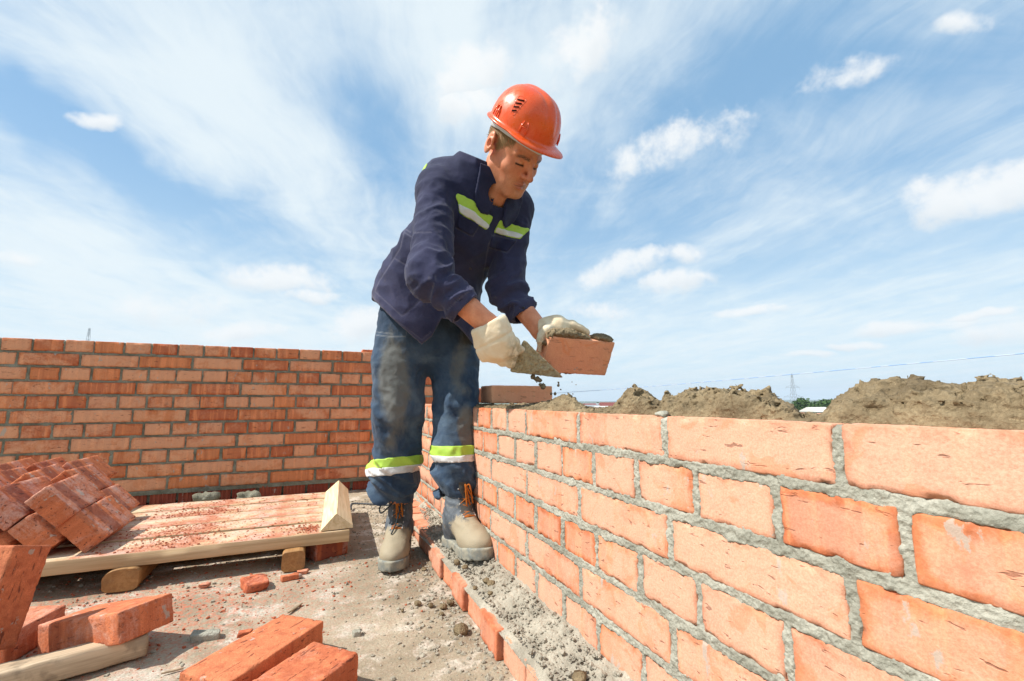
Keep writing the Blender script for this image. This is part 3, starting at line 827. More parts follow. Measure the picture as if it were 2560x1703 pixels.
# ------------------------------------------------------------------ wet mortar droppings and rubble
def clod(center, r, lab, seed, group='wet mortar droppings', name='mortar_clod', m=None, n=10, flat=.75):
    P, F = rbox(2*r, 2*r, 2*r, 2*r/n, r*.99, 0, seed, 0)
    d = P/np.linalg.norm(P, axis=1, keepdims=True)
    P = d*r*(1+.30*noise(d+seed*3.1, 1.8)[:, None]+.28*noise(d-seed*1.7, 4.5)[:, None]+.12*noise(d, 10, seed)[:, None]); P[:, 2] *= flat
    o = mk(name, P, F, m or M_MW); o.location = center; tag(o, lab, 'mortar', group); return o
for i, (x, y, z, r) in enumerate(((1152, 1582, .006, .020), (1045, 1512, .005, .010), (1077, 1516, .005, .008), (1108, 1520, .005, .011), (1127, 1510, .006, .010), (1158, 1522, .006, .007), (1085, 1392, .008, .009), (1095, 1336, .01, .012), (1060, 1425, .004, .009), (1006, 1528, .003, .005), (1104, 1537, .004, .007))):
    q = pixz(x, y, z); clod((q[0], q[1], z+r*.35), r, 'dark mortar clod on the floor beside the brick step', 200+i, 'mortar clods on the floor')
for i, (x, y, r) in enumerate(((1142, 1408, .011), (1162, 1420, .009), (1216, 1455, .010), (1228, 1463, .012), (1248, 1425, .016), (1238, 1436, .012), (1220, 1408, .012), (1187, 1472, .007), (1330, 1515, .008), (1332, 1528, .006), (1226, 1485, .007), (1450, 1700, .014))):
    q = pixz(x, y, .088); clod((q[0], q[1], .088+r*.3), r, 'dark mortar clod lying on the brick step near the boot', 230+i, 'mortar clods on the brick step')
for i, (x, y, r) in enumerate(((1040, 1300, .02), (1065, 1320, .018), (1035, 1235, .016), (1045, 1262, .012))):
    q = pixz(x, y, .05); clod((q[0], q[1], .05), r, 'flattened mortar clod on the far end of the brick step', 250+i, 'mortar clods at the far end of the step', flat=.5)
# crumbs falling from the trowel
for i, (x, y, r) in enumerate(((1332, 942, .0075), (1343, 948, .008), (1350, 951, .0065), (1336, 946, .005), (1351, 962, .0055), (1358, 966, .009), (1396, 957, .003), (1396, 964, .004), (1402, 974, .0022), (1378, 985, .0035), (1388, 985, .0045), (1420, 983, .002), (1432, 985, .0018), (1342, 956, .0018), (1440, 962, .0016), (1430, 955, .0015))):
    clod(pix(x, y, 1.36), r, 'small dark mortar crumb falling below the trowel', 270+i, 'crumbs falling from the trowel', flat=1.1, n=7)
# gravel, brick crumbs: nobody could count them
def scatter(name, n, fpos, rlo, rhi, m, seed, label, cat, flat=(.5, .9)):
    rs = np.random.RandomState(seed); V0, F0 = boxgrid(2, 2, 2); V0 = (V0-.5); V0 = V0/np.linalg.norm(V0, axis=1, keepdims=True)
    p = fpos(rs, n); n = len(p); r = rlo*(rhi/rlo)**(rs.rand(n)**2.2)
    v = V0[None]*(1+rs.uniform(-.35, .35, (n, len(V0), 1)))*r[:, None, None]*np.stack([np.ones(n), rs.uniform(.6, 1, n), rs.uniform(*flat, n)], 1)[:, None]
    a = rs.rand(n)*6.28; c, s_ = np.cos(a)[:, None], np.sin(a)[:, None]
    v = np.stack([v[..., 0]*c-v[..., 1]*s_, v[..., 0]*s_+v[..., 1]*c, v[..., 2]], -1)+p[:, None]; v[..., 2] += (r*.2)[:, None]
    F = (F0[None]+(np.arange(n)*len(V0))[:, None, None]).reshape(-1, 4)
    o = mk(name, v.reshape(-1, 3), F, m, None, False); o.rotation_euler = (0, 0, YAW)
    tag(o, label, cat, kind='stuff'); return o
def g_near(rs, n):
    u = rs.uniform(-1.6, .40, n); v = rs.uniform(.55, 2.9, n)
    k = rs.rand(n) < .55; u = np.where(k, .40-np.abs(rs.normal(size=n))*.10, u)
    return np.stack([u, v, ground_h(u, v)], 1)
def g_all(rs, n):
    u = rs.normal(size=n)*.45-.50; v = rs.normal(size=n)*.22+1.62
    k = rs.rand(n) < .18; u = np.where(k, rs.uniform(-1.3, .4, n), u); v = np.where(k, rs.uniform(.7, 2.4, n), v)
    ok = (u < .39) & (v > .5); u, v = u[ok], v[ok]
    return np.stack([u, v, ground_h(u, v)], 1)
def g_plank(rs, n):
    u = rs.uniform(-.62, .06, n); v = rs.uniform(1.83, 2.58, n); k = rs.rand(n) < .6
    u = np.where(k, -.42+rs.normal(size=n)*.09, u); v = np.where(k, 2.15+rs.normal(size=n)*.20, v)
    k = rs.rand(n) < .12; u = np.where(k, .01+rs.normal(size=n)*.03, u); v = np.where(k, 1.90+rs.normal(size=n)*.03, v)
    ok = (v > 1.825) & (v < 2.585) & (u > -.7) & (u < .035)
    return np.stack([u, v, np.full(n, .1075)], 1)[ok]
def g_ledge(rs, n):
    v = rs.uniform(.2, 2.2, n); u = rs.uniform(.41, .505, n)
    return np.stack([u, v, .082+np.maximum(0, u-.44)*.42-.028*sstep(1.5, 2.2, v)], 1)
M_PB = m_plain('pebbles', (.31, .28, .22), .9, .2, .45, 60)
M_CR = m_plain('brick_crumbs', (.38, .11, .055), .9, .2, .4, 60)
scatter('gravel', 6500, g_near, .0010, .0070, M_PB, 1, 'grey grit and small stones strewn over the floor', 'gravel')
scatter('brick_crumbs', 3000, g_all, .0008, .0052, M_CR, 2, 'red brick crumbs strewn over the floor near the pallet', 'crumbs')
scatter('brick_crumbs', 5200, g_plank, .0007, .0046, M_CR, 3, 'red brick crumbs and flakes strewn over the planks', 'crumbs', flat=(.2, .5))
scatter('mortar_grit', 2600, g_ledge, .0014, .0068, M_MD, 4, 'grey mortar grit on top of the brick step', 'grit')
# ------------------------------------------------------------------ far land and power pylons
m, t, b, co = mat('far_fields'); n1 = t.noise(co, .004, 6, .6); n2 = t.noise(co, .03, 5, .6)
cc = t.mix(t.ramp(n1, .4, .6), (.05, .085, .035), (.16, .17, .08)); cc = t.mix(t.ramp(n2, .5, .62), cc, (.04, .07, .03))
t.link(cc, b.inputs['Base Color']); b.inputs['Roughness'].default_value = 1
ang = np.linspace(0, 2*math.pi, 97)[:-1]; rad_ = np.array([0, 30, 60, 120, 250, 500, 900, 1500, 2200, 3000, 3800, 4600])
V = []; 
for r in rad_:
    for a in ang:
        z = -14+(0 if r < 1000 else 10*fbm(np.array([[math.cos(a)*r, math.sin(a)*r, 0]]), .0011, 3, 5)[0]+ (sstep(1500, 4600, r))*(20+26*noise(np.array([[math.cos(a)*2, math.sin(a)*2, 0]]), 1.3, 8)[0]))
        V.append((math.cos(a)*r, math.sin(a)*r, z))
n = 96; F = [(i*n+k, (i+1)*n+k, (i+1)*n+(k+1) % n, i*n+(k+1) % n) for i in range(len(rad_)-1) for k in range(n)]
o = mk('terrain', np.array(V), np.array(F), m); o['kind'] = 'structure'
M_ST = m_plain('galvanised_steel', (.28, .30, .33), .6, .3, .1, 1)
def pylon(px, py_top, dist, h, lab):
    top = pix(px, py_top, dist); base = np.array([top[0], top[1], top[2]-h])
    mb = MB(); e = empty('power_pylon', tuple(base)); tag(e, lab, 'pylon')
    lv = np.linspace(0, 1, 9); wd = 3.2*(1-lv)**1.15+.35
    def P(i, s): return np.array([s[0]*wd[i], s[1]*wd[i], lv[i]*h])
    cs = ((-1, -1), (1, -1), (1, 1), (-1, 1))
    for i in range(8):
        for k in range(4):
            a, b = cs[k], cs[(k+1) % 4]
            add_tube(mb, [P(i, a), P(i+1, a)], .11, 4); add_tube(mb, [P(i, a), P(i+1, b)], .06, 4); add_tube(mb, [P(i, b), P(i+1, a)], .06, 4)
    mb.build('lattice_mast', M_ST, e, False)
    for zz, L in ((.46, 9.), (.68, 6.5)):
        arm = MB()
        for s in (-1, 1):
            add_tube(arm, [(0, 0, zz*h), (s*L, 0, zz*h)], .10, 4); add_tube(arm, [(0, 0, (zz+.07)*h), (s*L, 0, zz*h)], .08, 4)
            add_tube(arm, [(s*L, 0, zz*h), (s*L, 0, zz*h-2.5)], .06, 4); add_tube(arm, [(s*L*.55, 0, zz*h), (s*L*.55, 0, (zz+.032)*h)], .06, 4)
        arm.build('cross_arm', M_ST, e, False)
pylon(1979, 934, 420, 40, 'faint lattice power pylon on the horizon behind the mortar heaps')
pylon(224, 820, 330, 62, 'faint lattice power pylon rising above the back wall at the left')
# trees, roofs and sheds seen through the gaps between the mortar heaps
def leafball(c, r, n, seed):
    rs = np.random.RandomState(seed); d = rs.normal(size=(n, 3)); d /= np.linalg.norm(d, axis=1, keepdims=True)
    p = d*(rs.rand(n, 1)**.33)*np.array([1, 1, .8])*r*(1+.3*noise(d, 2.2, seed)[:, None]); s = r*.11
    V = []; F = []
    a = rs.normal(size=(n, 3)); a /= np.linalg.norm(a, axis=1, keepdims=True); b = np.cross(a, rs.normal(size=(n, 3))); b /= np.linalg.norm(b, axis=1, keepdims=True)
    V = np.stack([p-a*s-b*s, p+a*s-b*s*.6, p+a*s+b*s, p-a*s*.7+b*s], 1).reshape(-1, 3)+c
    return V, np.arange(4*n).reshape(n, 4)
M_LF = m_plain('foliage', (.055, .10, .03), .9, .1, .5, .8); M_TK = m_plain('bark', (.10, .07, .05), .9, .1, .3, 3)
def tree(px, py_top, dist, h, lab, seed, group):
    top = pix(px, py_top, dist); e = empty('tree', (top[0], top[1], top[2]-h)); tag(e, lab, 'tree', group)
    mb = MB(); rs = np.random.RandomState(seed)
    for k in range(6): 
        V, F = leafball(np.array([rs.uniform(-.3, .3)*h, rs.uniform(-.3, .3)*h, h*rs.uniform(.5, .78)]), h*.24, 260, seed*9+k); mb.add(V, F)
    mb.build('crown', M_LF, e, False); tk = MB(); add_tube(tk, [(0, 0, 0), (0, .1, h*.6)], np.array([h*.035, h*.02]), 6); tk.build('trunk', M_TK, e)
for i, (x, y, dd, h) in enumerate(((2028, 991, 150, 10), (2014, 996, 145, 8), (2046, 995, 170, 10), (2058, 998, 180, 9))): tree(x, y, dd, h, 'round green tree seen in the gap between the two biggest mortar heaps', 10+i, 'trees in the right gap')
for i, (x, y, dd, h) in enumerate(((1470, 1006, 520, 11), (1492, 1005, 540, 12), (1510, 1006, 560, 12), (1528, 1005, 500, 11), (1540, 1004, 520, 11), (1456, 1010, 330, 7), (1448, 1008, 500, 9))): tree(x, y, dd, h, 'small distant tree seen above the low mortar beside the fresh brick', 20+i, 'trees in the left gap')
M_RF = m_plain('red_roof', (.22, .06, .05), .8, .2, .2, 1); M_WL = m_plain('pale_render', (.60, .58, .55), .8, .2, .1, 1); M_GF = m_plain('grey_roof', (.30, .31, .33), .8, .2, .1, 1)
def house(px, py_top, dist, w_, d2, h, roof, lab):
    top = pix(px, py_top, dist); e = empty('house', (top[0], top[1], top[2]-h)); e.rotation_euler = (0, 0, .3); tag(e, lab, 'house')
    P, F = boxgrid(1, 1, 1); mk('wall', (P-[.5, .5, 0])*[w_, d2, h*.6], F, M_WL, e, False)
    V = np.array([(-.55*w_, -.55*d2, h*.6), (.55*w_, -.55*d2, h*.6), (.55*w_, .55*d2, h*.6), (-.55*w_, .55*d2, h*.6), (-.55*w_, 0, h), (.55*w_, 0, h)])
    mk('roof', V, [(0, 1, 5, 4), (2, 3, 4, 5), (1, 2, 5), (3, 0, 4), (3, 2, 1, 0)], roof, e, False)
house(1445, 1013, 260, 9, 8, 7, M_WL, 'white house roof just right of the fresh brick, far below'); house(1463, 1009, 300, 14, 9, 7, M_RF, 'dark roofed house between white roofs on the horizon')
house(1480, 1012, 250, 8, 8, 6, M_GF, 'small pale house left of the long brown roof'); house(1500, 1008, 330, 22, 9, 7, M_GF, 'long grey roofed house in the left gap'); house(1535, 1006, 320, 20, 10, 8, M_RF, 'wide red roofed house touching the mortar heap'); house(1512, 1015, 200, 9, 8, 6, M_WL, 'white shed nearest to the wall in the left gap'); house(2040, 1018, 120, 6, 5, 3, M_WL, 'long pale shed below the trees in the right gap')
# air
P, F = boxgrid(1, 1, 1); o = mk('haze', (P-[.5, .5, 0])*[10400, 10400, 140]+np.array([0, 0, -36]), F, None, None, False)
m = bpy.data.materials.new('air'); m.use_nodes = True; t = NT(m.node_tree)
for n_ in list(t.n): t.n.remove(n_)
ou = t.node('ShaderNodeOutputMaterial'); pv = t.node('ShaderNodeVolumePrincipled'); pv.inputs['Density'].default_value = .00022; pv.inputs['Color'].default_value = (.72, .85, 1, 1); t.link(pv.outputs[0], ou.inputs['Volume'])
o.data.materials.append(m); o['kind'] = 'stuff'; o['label'] = 'pale blue air fading the far land'; o['category'] = 'haze'
# ------------------------------------------------------------------ the worker
def U(v): v = np.asarray(v, float); return v/np.linalg.norm(v)
J = dict(rhip=pix(1012, 812, 1.68), lhip=pix(1122, 815, 1.77), rknee=pix(996, 1035, 1.62), lknee=pix(1137, 1035, 1.64),
         rank=pix(985, 1300, 1.73), lank=pix(1138, 1290, 1.57), hem=pix(1050, 800, 1.70), waist=pix(1078, 700, 1.67), chest=pix(1168, 560, 1.57),
         upch=pix(1198, 492, 1.57), neck=pix(1212, 456, 1.57), rsh=pix(1092, 474, 1.47), lsh=pix(1288, 520, 1.63), relb=pix(1076, 688, 1.29),
         rwr=pix(1220, 812, 1.28), lelb=pix(1264, 720, 1.58), lwr=pix(1352, 828, 1.50))
dR = U(np.array([.10, -.99, 0])); toeR = pixz(975, 1441, .0); dL = U(np.array([.50, -.866, 0])); toeL = np.array([-.070, 1.405, 0])
J['rank'] = toeR-dR*.206+np.array([0, 0, .15]); J['lank'] = toeL-dL*.216+np.array([0, 0, .22])
SIDE = U(J['lsh']-J['rsh'])
HR = np.array([[-0.725, 0.5426, 0.4242], [-0.6691, -0.4088, -0.6207], [-0.1633, -0.7338, 0.6594]]); HS = 1.02
HC_ = np.array([0, 0, HC])+(np.array([0.0092, 1.3734, 1.3783])-np.array([0, 0, HC]))*.985
def hl(p): return HR@(np.asarray(p, float)*HS)+HC_
ND = U([.36, -.42, .83]); J['neck'] = hl((0, -.022, -.060))-ND*.060       # head local -> world
def ridge(n): return 1-2*np.abs(n)
def axial(P, a, b, ka, kr, seed):
    """noise with folds running across a limb a-b"""
    ax = U(b-a); q = P-a; y = q@ax; r = q-y[:, None]*ax
    return noise(r*kr+ax.astype(np.float32)*(y*ka)[:, None], 1.0, seed)
# ---------------- head / body
def head_sdf(Q):
    """Q in head local coordinates (x his right, y forward, z up)"""
    X = Q.copy(); X[:, 0] = np.abs(X[:, 0])
    d = ellip(X, (0, -.014, .030), (.077, .097, .092))
    d = smin(d, ellip(X, (0, .030, -.030), (.061, .060, .084)), .03)
    d = smin(d, cone(X, (.053, .000, -.062), (.021, .068, -.104), .020, .018), .022)
    d = smin(d, ellip(X, (0, .071, -.106), (.022, .019, .017)), .016)
    d = smin(d, ellip(X, (.041, .051, -.032), (.023, .026, .020)), .018)       # cheekbones
    d = smin(d, ellip(X, (.026, .060, -.070), (.020, .022, .026)), .02)
    d = smax(d, -ellip(X, (.033, .095, -.007), (.020, .018, .014)), .012)      # sockets
    d = smin(d, cone(X, (.046, .066, .014), (.014, .086, .010), .0085, .0085), .010)  # brows
    d = smin(d, ellip(X, (.0315, .0720, -.006), (.0150, .0130, .0125)), .0035)      # lidded eyes
    d = smax(d, -cone(X, (.019, .0868, -.0125), (.044, .0790, -.0120), .0012, .0012), .002)
    d = smin(d, cone(X, (0, .084, .006), (0, .1125, -.035), .0080, .0092), .010)  # nose
    d = smin(d, ellip(X, (0, .1130, -.0380), (.0100, .0095, .0085)), .006)
    d = smin(d, ellip(X, (.0125, .0965, -.0395), (.0080, .0115, .0075)), .006)
    d = smax(d, -ellip(X, (.0062, .1020, -.0480), (.0032, .0055, .0030)), .002)
    d = smin(d, cone(X, (0, .0905, -.0645), (.021, .0835, -.0695), .0064, .0035), .006)   # lips
    d = smin(d, cone(X, (0, .0895, -.0800), (.018, .0830, -.0775), .0072, .0035), .006)
    d = smax(d, -cone(X, (0, .0985, -.0722), (.025, .0865, -.0735), .0024, .0018), .0015)
    d = smax(d, -cone(X, (.0150, .1010, -.052), (.0330, .0870, -.071), .0018, .0012), .010)  # folds by the nose
    d = smax(d, -ellip(X, (0, .0985, -.0915), (.016, .006, .005)), .008)
    # ears
    e = ellip(X, (.0850, -.024, -.003), (.0085, .022, .036), np.array([[1, .25, 0], [-.25, 1, .15], [0, -.15, 1]]))
    e = smax(e, -ellip(X, (.0935, -.017, -.004), (.0090, .0095, .0125)), .003)
    e = smax(e, -cone(X, (.0945, -.030, .022), (.0945, -.036, -.006), .0042, .0030), .003)
    e = smax(e, -cone(X, (.0945, -.014, .019), (.0945, -.024, .015), .0035, .0030), .003)
    e = smin(e, ellip(X, (.082, -.005, -.010), (.006, .006, .008)), .004)
    d = smin(d, e, .007)
    return d
def body_sdf(P):
    P = np.asarray(P, np.float32)
    Q = ((P-HC_.astype(np.float32))@HR.astype(np.float32))/np.float32(HS)
    hs = Q*0
    d = np.full(len(P), 1., np.float32)
    m = (np.abs(Q) < .30).all(1)
    if m.any(): d[m] = head_sdf(Q[m])*HS
    nb = J['neck']; nk0 = hl((0, -.020, -.050))
    c = econe(P, nb-ND*.03, nk0, .064, .058, SIDE, .95, .95)
    # sterno muscles and throat
    c = smin(c, cone(P, hl((.052, -.02, -.05)), J['neck']+SIDE*-.02+FRONT*.055, .016, .014), .02)
    c = smin(c, cone(P, hl((-.052, -.02, -.05)), J['neck']+SIDE*.02+FRONT*.055, .016, .014), .02)
    d = smin(d, c, .018)
    t = econe(P, J['hem'], J['waist'], .135, .12, SIDE, .7, .7); t = smin(t, econe(P, J['waist'], J['chest'], .12, .125, SIDE, .65, .6), .04)
    t = smin(t, econe(P, J['chest'], J['upch'], .125, .09, SIDE, .6, .5), .04)
    d = smin(d, t, .03)
    for a, b, ra, rb in (('rsh', 'relb', .045, .038), ('relb', 'rwr', .040, .031), ('lsh', 'lelb', .042, .036), ('lelb', 'lwr', .038, .031), ('rhip', 'rknee', .070, .045), ('rknee', 'rank', .045, .034), ('lhip', 'lknee', .070, .045), ('lknee', 'lank', .045, .034)):
        d = smin(d, cone(P, J[a], J[b], ra, rb), .02)
    # hands inside the gloves
    for w, c2 in (('rwr', pix(1243, 858, 1.285)), ('lwr', pix(1396, 838, 1.505))):
        v = U(c2-J[w]); d = smin(d, cone(P, J[w], c2, .027, .028), .015)
    for w, dr in (('rank', dR), ('lank', dL)):
        d = smin(d, cone(P, J[w]-np.array([0, 0, .06]), J[w]+dr*.13-np.array([0, 0, .095]), .032, .022), .02)
    # veins and tendons of the bare forearms
    fa = axial(P, J['relb'], J['rwr'], 9, 60, 7)*.0022*np.exp(-np.maximum(0, np.linalg.norm(P-J['rwr'].astype(np.float32), axis=1)-.12)/.05)
    return d-fa
SPINE = U(J['upch']-J['waist']); FRONT = U(np.cross(SIDE, SPINE)); 
if FRONT[1] > 0: FRONT = -FRONT
SKIN_M, t, b, co = mat('skin', .35)
n_ = t.noise(co, 35, 5); n2_ = t.noise(co, 240, 3)
c = t.mix(t.ramp(n_, .35, .7), (.66, .245, .125), (.78, .34, .19)); c = t.mix(t.ramp(n2_, .4, .7, 0, .25), c, (.46, .17, .095))
c = t.mix(t.math('MULTIPLY', t.attr('red'), .55), c, (.52, .13, .075))
c = t.mix(t.attr('lip'), c, (.44, .14, .10))
c = t.mix(t.math('MULTIPLY', t.attr('brow'), t.ramp(t.noise(t.mapping(co, (1, 1, 1)), 500, 2), .25, .55)), c, (.11, .055, .03))
c = t.mix(t.attr('lash_shade'), c, (.035, .018, .012))
c = t.mix(t.math('MULTIPLY', t.attr('stub'), t.ramp(t.noise(co, 700, 2), .4, .6, .1, .35)), c, (.32, .14, .09))
t.link(c, b.inputs['Base Color']); b.inputs['Roughness'].default_value = .48
b.inputs['Subsurface Weight'].default_value = .12; b.inputs['Subsurface Radius'].default_value = (.008, .003, .0015); b.inputs['Subsurface Scale'].default_value = .6
t.link(t.bump(t.math('ADD', n2_, t.math('MULTIPLY', t.noise(co, 900, 2), .5)), .25, .001), b.inputs['Normal'])
def arr(*seg):
    o = []
    for a, b_, s in seg: o.append(np.arange(a, b_, s))
    return np.concatenate(o)
xs = arr((-.62, -.24, .008), (-.24, -.10, .005), (-.10, .14, .0021), (.14, .26, .005)); ys = arr((1.13, 1.24, .005), (1.24, 1.52, .0021), (1.52, 1.98, .007)); zs = arr((-.01, .70, .009), (.70, .90, .005), (.90, 1.22, .006), (1.22, 1.54, .0021))
V, F = mesh_sdf(body_sdf, xs, ys, zs, 6, .012)
Q = (V-HC_)@HR/HS; ax_ = np.abs(Q[:, 0])
ah = ((np.abs(Q) < .16).all(1))*1.
lip = ah*np.exp(-((ax_/.022)**4))*(np.exp(-((Q[:, 2]+.0675)/.0045)**2)+np.exp(-((Q[:, 2]+.0775)/.0050)**2)).clip(0, 1)*(Q[:, 1] > .08)
zb = .0120+.06*(np.minimum(ax_, .036)-.03)-.22*np.maximum(0, ax_-.036)
brow = ah*np.exp(-((Q[:, 2]-zb)/.0050)**2)*1.25*sstep(.012, .018, ax_)*sstep(.056, .046, ax_)*(Q[:, 1] > .04)
zl = -.0125-.05*np.abs(ax_-.031)
lash_shade = ah*np.exp(-((Q[:, 2]-zl)/.0034)**2)*1.2*sstep(.0165, .020, ax_)*sstep(.049, .044, ax_)*(Q[:, 1] > .06)  # lash line, widened to take in the upper-lid shadow as painted colour
lash_shade = np.maximum(lash_shade, ah*.6*np.exp(-((Q[:, 2]+.0728+.04*ax_)/.0014)**2)*sstep(.026, .022, ax_)*(Q[:, 1] > .07))  # crease between the lips: its shade painted dark in the same mask
stub = ah*sstep(-.045, -.07, Q[:, 2])*(Q[:, 1] > .0)*(1-lip)
red = ah*np.clip(np.exp(-((Q[:, 0]**2+(Q[:, 2]+.04)**2)/.02**2))+np.exp(-(((ax_-.042)/.022)**2+((Q[:, 2]+.032)/.022)**2))*.8+np.exp(-(((ax_-.085)/.02)**2+((Q[:, 2]+.0)/.035)**2))*.6, 0, 1)
person = mk('person', V, F, SKIN_M, None, True, dict(lip=lip, brow=brow, lash_shade=lash_shade, stub=stub, red=red))
tag(person, 'bricklayer in orange hard hat and navy workwear, bending to lay a brick with a trowel', 'person')
# ---------------- hair: short, under the helmet, built as tiny strands
M_HR = m_plain('fair_brown_hair', (.33, .20, .09), .6, .3, .35, 300)
rs = np.random.RandomState(5); Vh = []; Fh = []; k = 0
cand = rs.normal(size=(60000, 3)); cand /= np.linalg.norm(cand, axis=1, keepdims=True)
p0 = cand*np.array([.0775, .0975, .0925])+np.array([0, -.014, .030])
ok = (p0[:, 2] > -.035) & (p0[:, 2] < .075) & (p0[:, 1] < .050-.9*np.maximum(0, .03-p0[:, 2])) & ~((np.abs(p0[:, 1]+.022) < .020) & (p0[:, 2] < .030))
p0 = p0[ok][:9000]; c0_ = cand[ok][:9000]
for p, n in zip(p0, c0_):
    dn_ = np.array([0, .35 if p[1] > 0 else -.1, -1.])+rs.normal(size=3)*.35; dn_ = U(dn_-n*(dn_@n)*.75)
    L = rs.uniform(.007, .014); w_ = U(np.cross(n, dn_))*.0006; q = p+n*.0005
    a = [q-w_, q+w_, q+dn_*L*.6+n*.0016+w_*.7, q+dn_*L*.6+n*.0016-w_*.7, q+dn_*L+n*.0012]
    Vh += a; Fh += [(k, k+1, k+2, k+3)]; k += 5
Vh = (np.array(Vh)*HS)@HR.T+HC_; Th = np.array([[i*5+3, i*5+2, i*5+4] for i in range(len(Fh))])
mk('hair', Vh, [np.array(Fh), Th], M_HR, person)
# ---------------- helmet
ht_ = rad(1)
HLR = HR@rotm('Z', rad(0))@rotm('X', ht_); HLC = hl((0, -.004, .070))
def hm(p): return (np.asarray(p)*HS)@HLR.T+HLC
nth, nph = 160, 60; V = []; th = np.linspace(0, 2*math.pi, nth+1)[:-1]
AX, BXf, BXb, HZ = .101, .117, .120, .112
def dome(thv, ph, off=0.):
    c, s = math.cos(ph), math.sin(ph)
    x = np.cos(thv); y = np.sin(thv); by = np.where(y > 0, BXf, BXb)
    cs = abs(c)**.72; sz = abs(s)**1.0
    X = x*AX*cs; Y = y*by*cs; Z = HZ*sz
    # raised central ridge running front to back and side steps
    r = .0042*np.exp(-(X/.013)**2)*sstep(.1, .45, s+0*X)*1.0-.0018*np.exp(-((np.abs(X)-.021)/.006)**2)*sstep(.15, .5, s+0*X)
    nx, ny, nz = X/AX**2, Y/by**2, Z/HZ**2; l = np.sqrt(nx*nx+ny*ny+nz*nz)+1e-9
    k = (r+off)/l
    return np.stack([X+nx*k, Y+ny*k, Z+nz*k], 1)
rings = [dome(th, ph) for ph in np.linspace(math.pi/2*.999, 0, nph)]
# rim: a small gutter all round that grows into the peak at the front
y = np.sin(th); x = np.cos(th); peak = sstep(.35, .95, y); by = np.where(y > 0, BXf, BXb)
def rimring(out, dz):
    nx, ny = x/AX, y/by; l = np.sqrt(nx*nx+ny*ny)
    return np.stack([x*AX+nx/l*out, y*by+ny/l*out, dz+0*x], 1)
base = rings[-1]
w1 = .009+.030*peak
rings += [rimring(.0015, -.004), rimring(w1*.45, -.0065-.001*peak), rimring(w1*.9, -.009-.004*peak), rimring(w1, -.0105-.006*peak), rimring(w1*.99, -.0135-.0065*peak), rimring(w1*.85, -.0125-.0045*peak), rimring(w1*.4, -.0095-.002*peak), rimring(-.003, -.0085)]
rings += [dome(th, ph, -.003) for ph in np.linspace(0, math.pi/2*.999, 30)]
V = np.concatenate(rings); nr = len(rings)
F = np.array([(i*nth+k, (i+1)*nth+k, (i+1)*nth+(k+1) % nth, i*nth+(k+1) % nth) for i in range(nr-1) for k in range(nth)])
M_HM, t, b, co = mat('orange_plastic', .5)
c = t.mix(t.ramp(t.noise(co, 18, 5), .3, .75), (.76, .078, .008), (.82, .12, .02)); sc_ = t.ramp(t.noise(co, 220, 3), .66, .72)
c = t.mix(t.math('MULTIPLY', sc_, .5), c, (.75, .45, .32)); t.link(c, b.inputs['Base Color'])
t.link(t.ramp(t.noise(co, 60, 5), .3, .8, .20, .5), b.inputs['Roughness']); b.inputs['Coat Weight'].default_value = .12; b.inputs['Coat Roughness'].default_value = .12
helm = mk('safety_helmet', hm(V), F, M_HM, person)
# vents (dark slots in a raised frame), lugs, peak ribs
M_DK = m_plain('dark_slot', (.02, .008, .006), .8, .1, .1)
def hpt(th_, ph_, off): return dome(np.array([th_]), ph_, off)[0]
for sgn in (1, -1):
    a0 = rad(18) if sgn > 0 else rad(162)
    for k in range(4):
        ph = rad(22+6.0*k); hw = rad(3.2+.9*k)
        pts = [hm(hpt(a0+sgn*s*hw, ph+.03*s, .0010)) for s in np.linspace(-1, 1, 5)]
        q_ = MB(); add_tube(q_, pts, .0019, 6); q_.build('vent_slot', M_DK, helm)
    loop = [hm(hpt(a0+sgn*rad(aa), rad(pp), .0001)) for aa, pp in ((-3, 17), (3, 17), (6, 31), (8, 45), (-8, 45), (-6, 31), (-3, 17))]
    q_ = MB(); add_tube(q_, spline(loop, 6), .0009, 6); q_.build('vent_frame', M_HM, helm)
    # cap-lamp lugs: little raised boxes near the rim
    for ta in (rad(44), rad(-12)):
        a1 = ta if sgn > 0 else math.pi-ta
        fr = MB()
        for da in (-rad(5), rad(5)):
            add_tube(fr, [hm(hpt(a1+da, rad(1), .004)), hm(hpt(a1+da, rad(9), .004)), hm(hpt(a1+da*.6, rad(17), .0015))], .0024, 6)
        add_tube(fr, [hm(hpt(a1-rad(5), rad(9), .0035)), hm(hpt(a1+rad(5), rad(9), .0035))], .002, 6)
        fr.build('lamp_lug', M_HM, helm)
# white harness band inside, seen below the rim at ear level
th2 = np.linspace(0, 2*math.pi, 81); bandV = []; 
for z_, o_ in ((-.036, -.0135), (-.004, -.009), (-.004, -.012), (-.036, -.0165)):
    bandV.append(np.stack([np.cos(th2)*(AX+o_), np.sin(th2)*(np.where(np.sin(th2) > 0, BXf, BXb)+o_), z_+.010*np.abs(np.cos(th2))-.014*(np.sin(th2) < 0)*np.abs(np.sin(th2))], 1))
bandV = np.concatenate(bandV); m_ = 81
F = np.array([(r*m_+k, ((r+1) % 4)*m_+k, ((r+1) % 4)*m_+k+1, r*m_+k+1) for r in range(4) for k in range(80)])
M_HB = m_plain('white_harness', (.72, .70, .66), .5, .4, .1)
mk('harness_band', hm(bandV), F, M_HB, helm)

print('NECKAXIS', J['neck'], hl((0,-.022,-.07)))
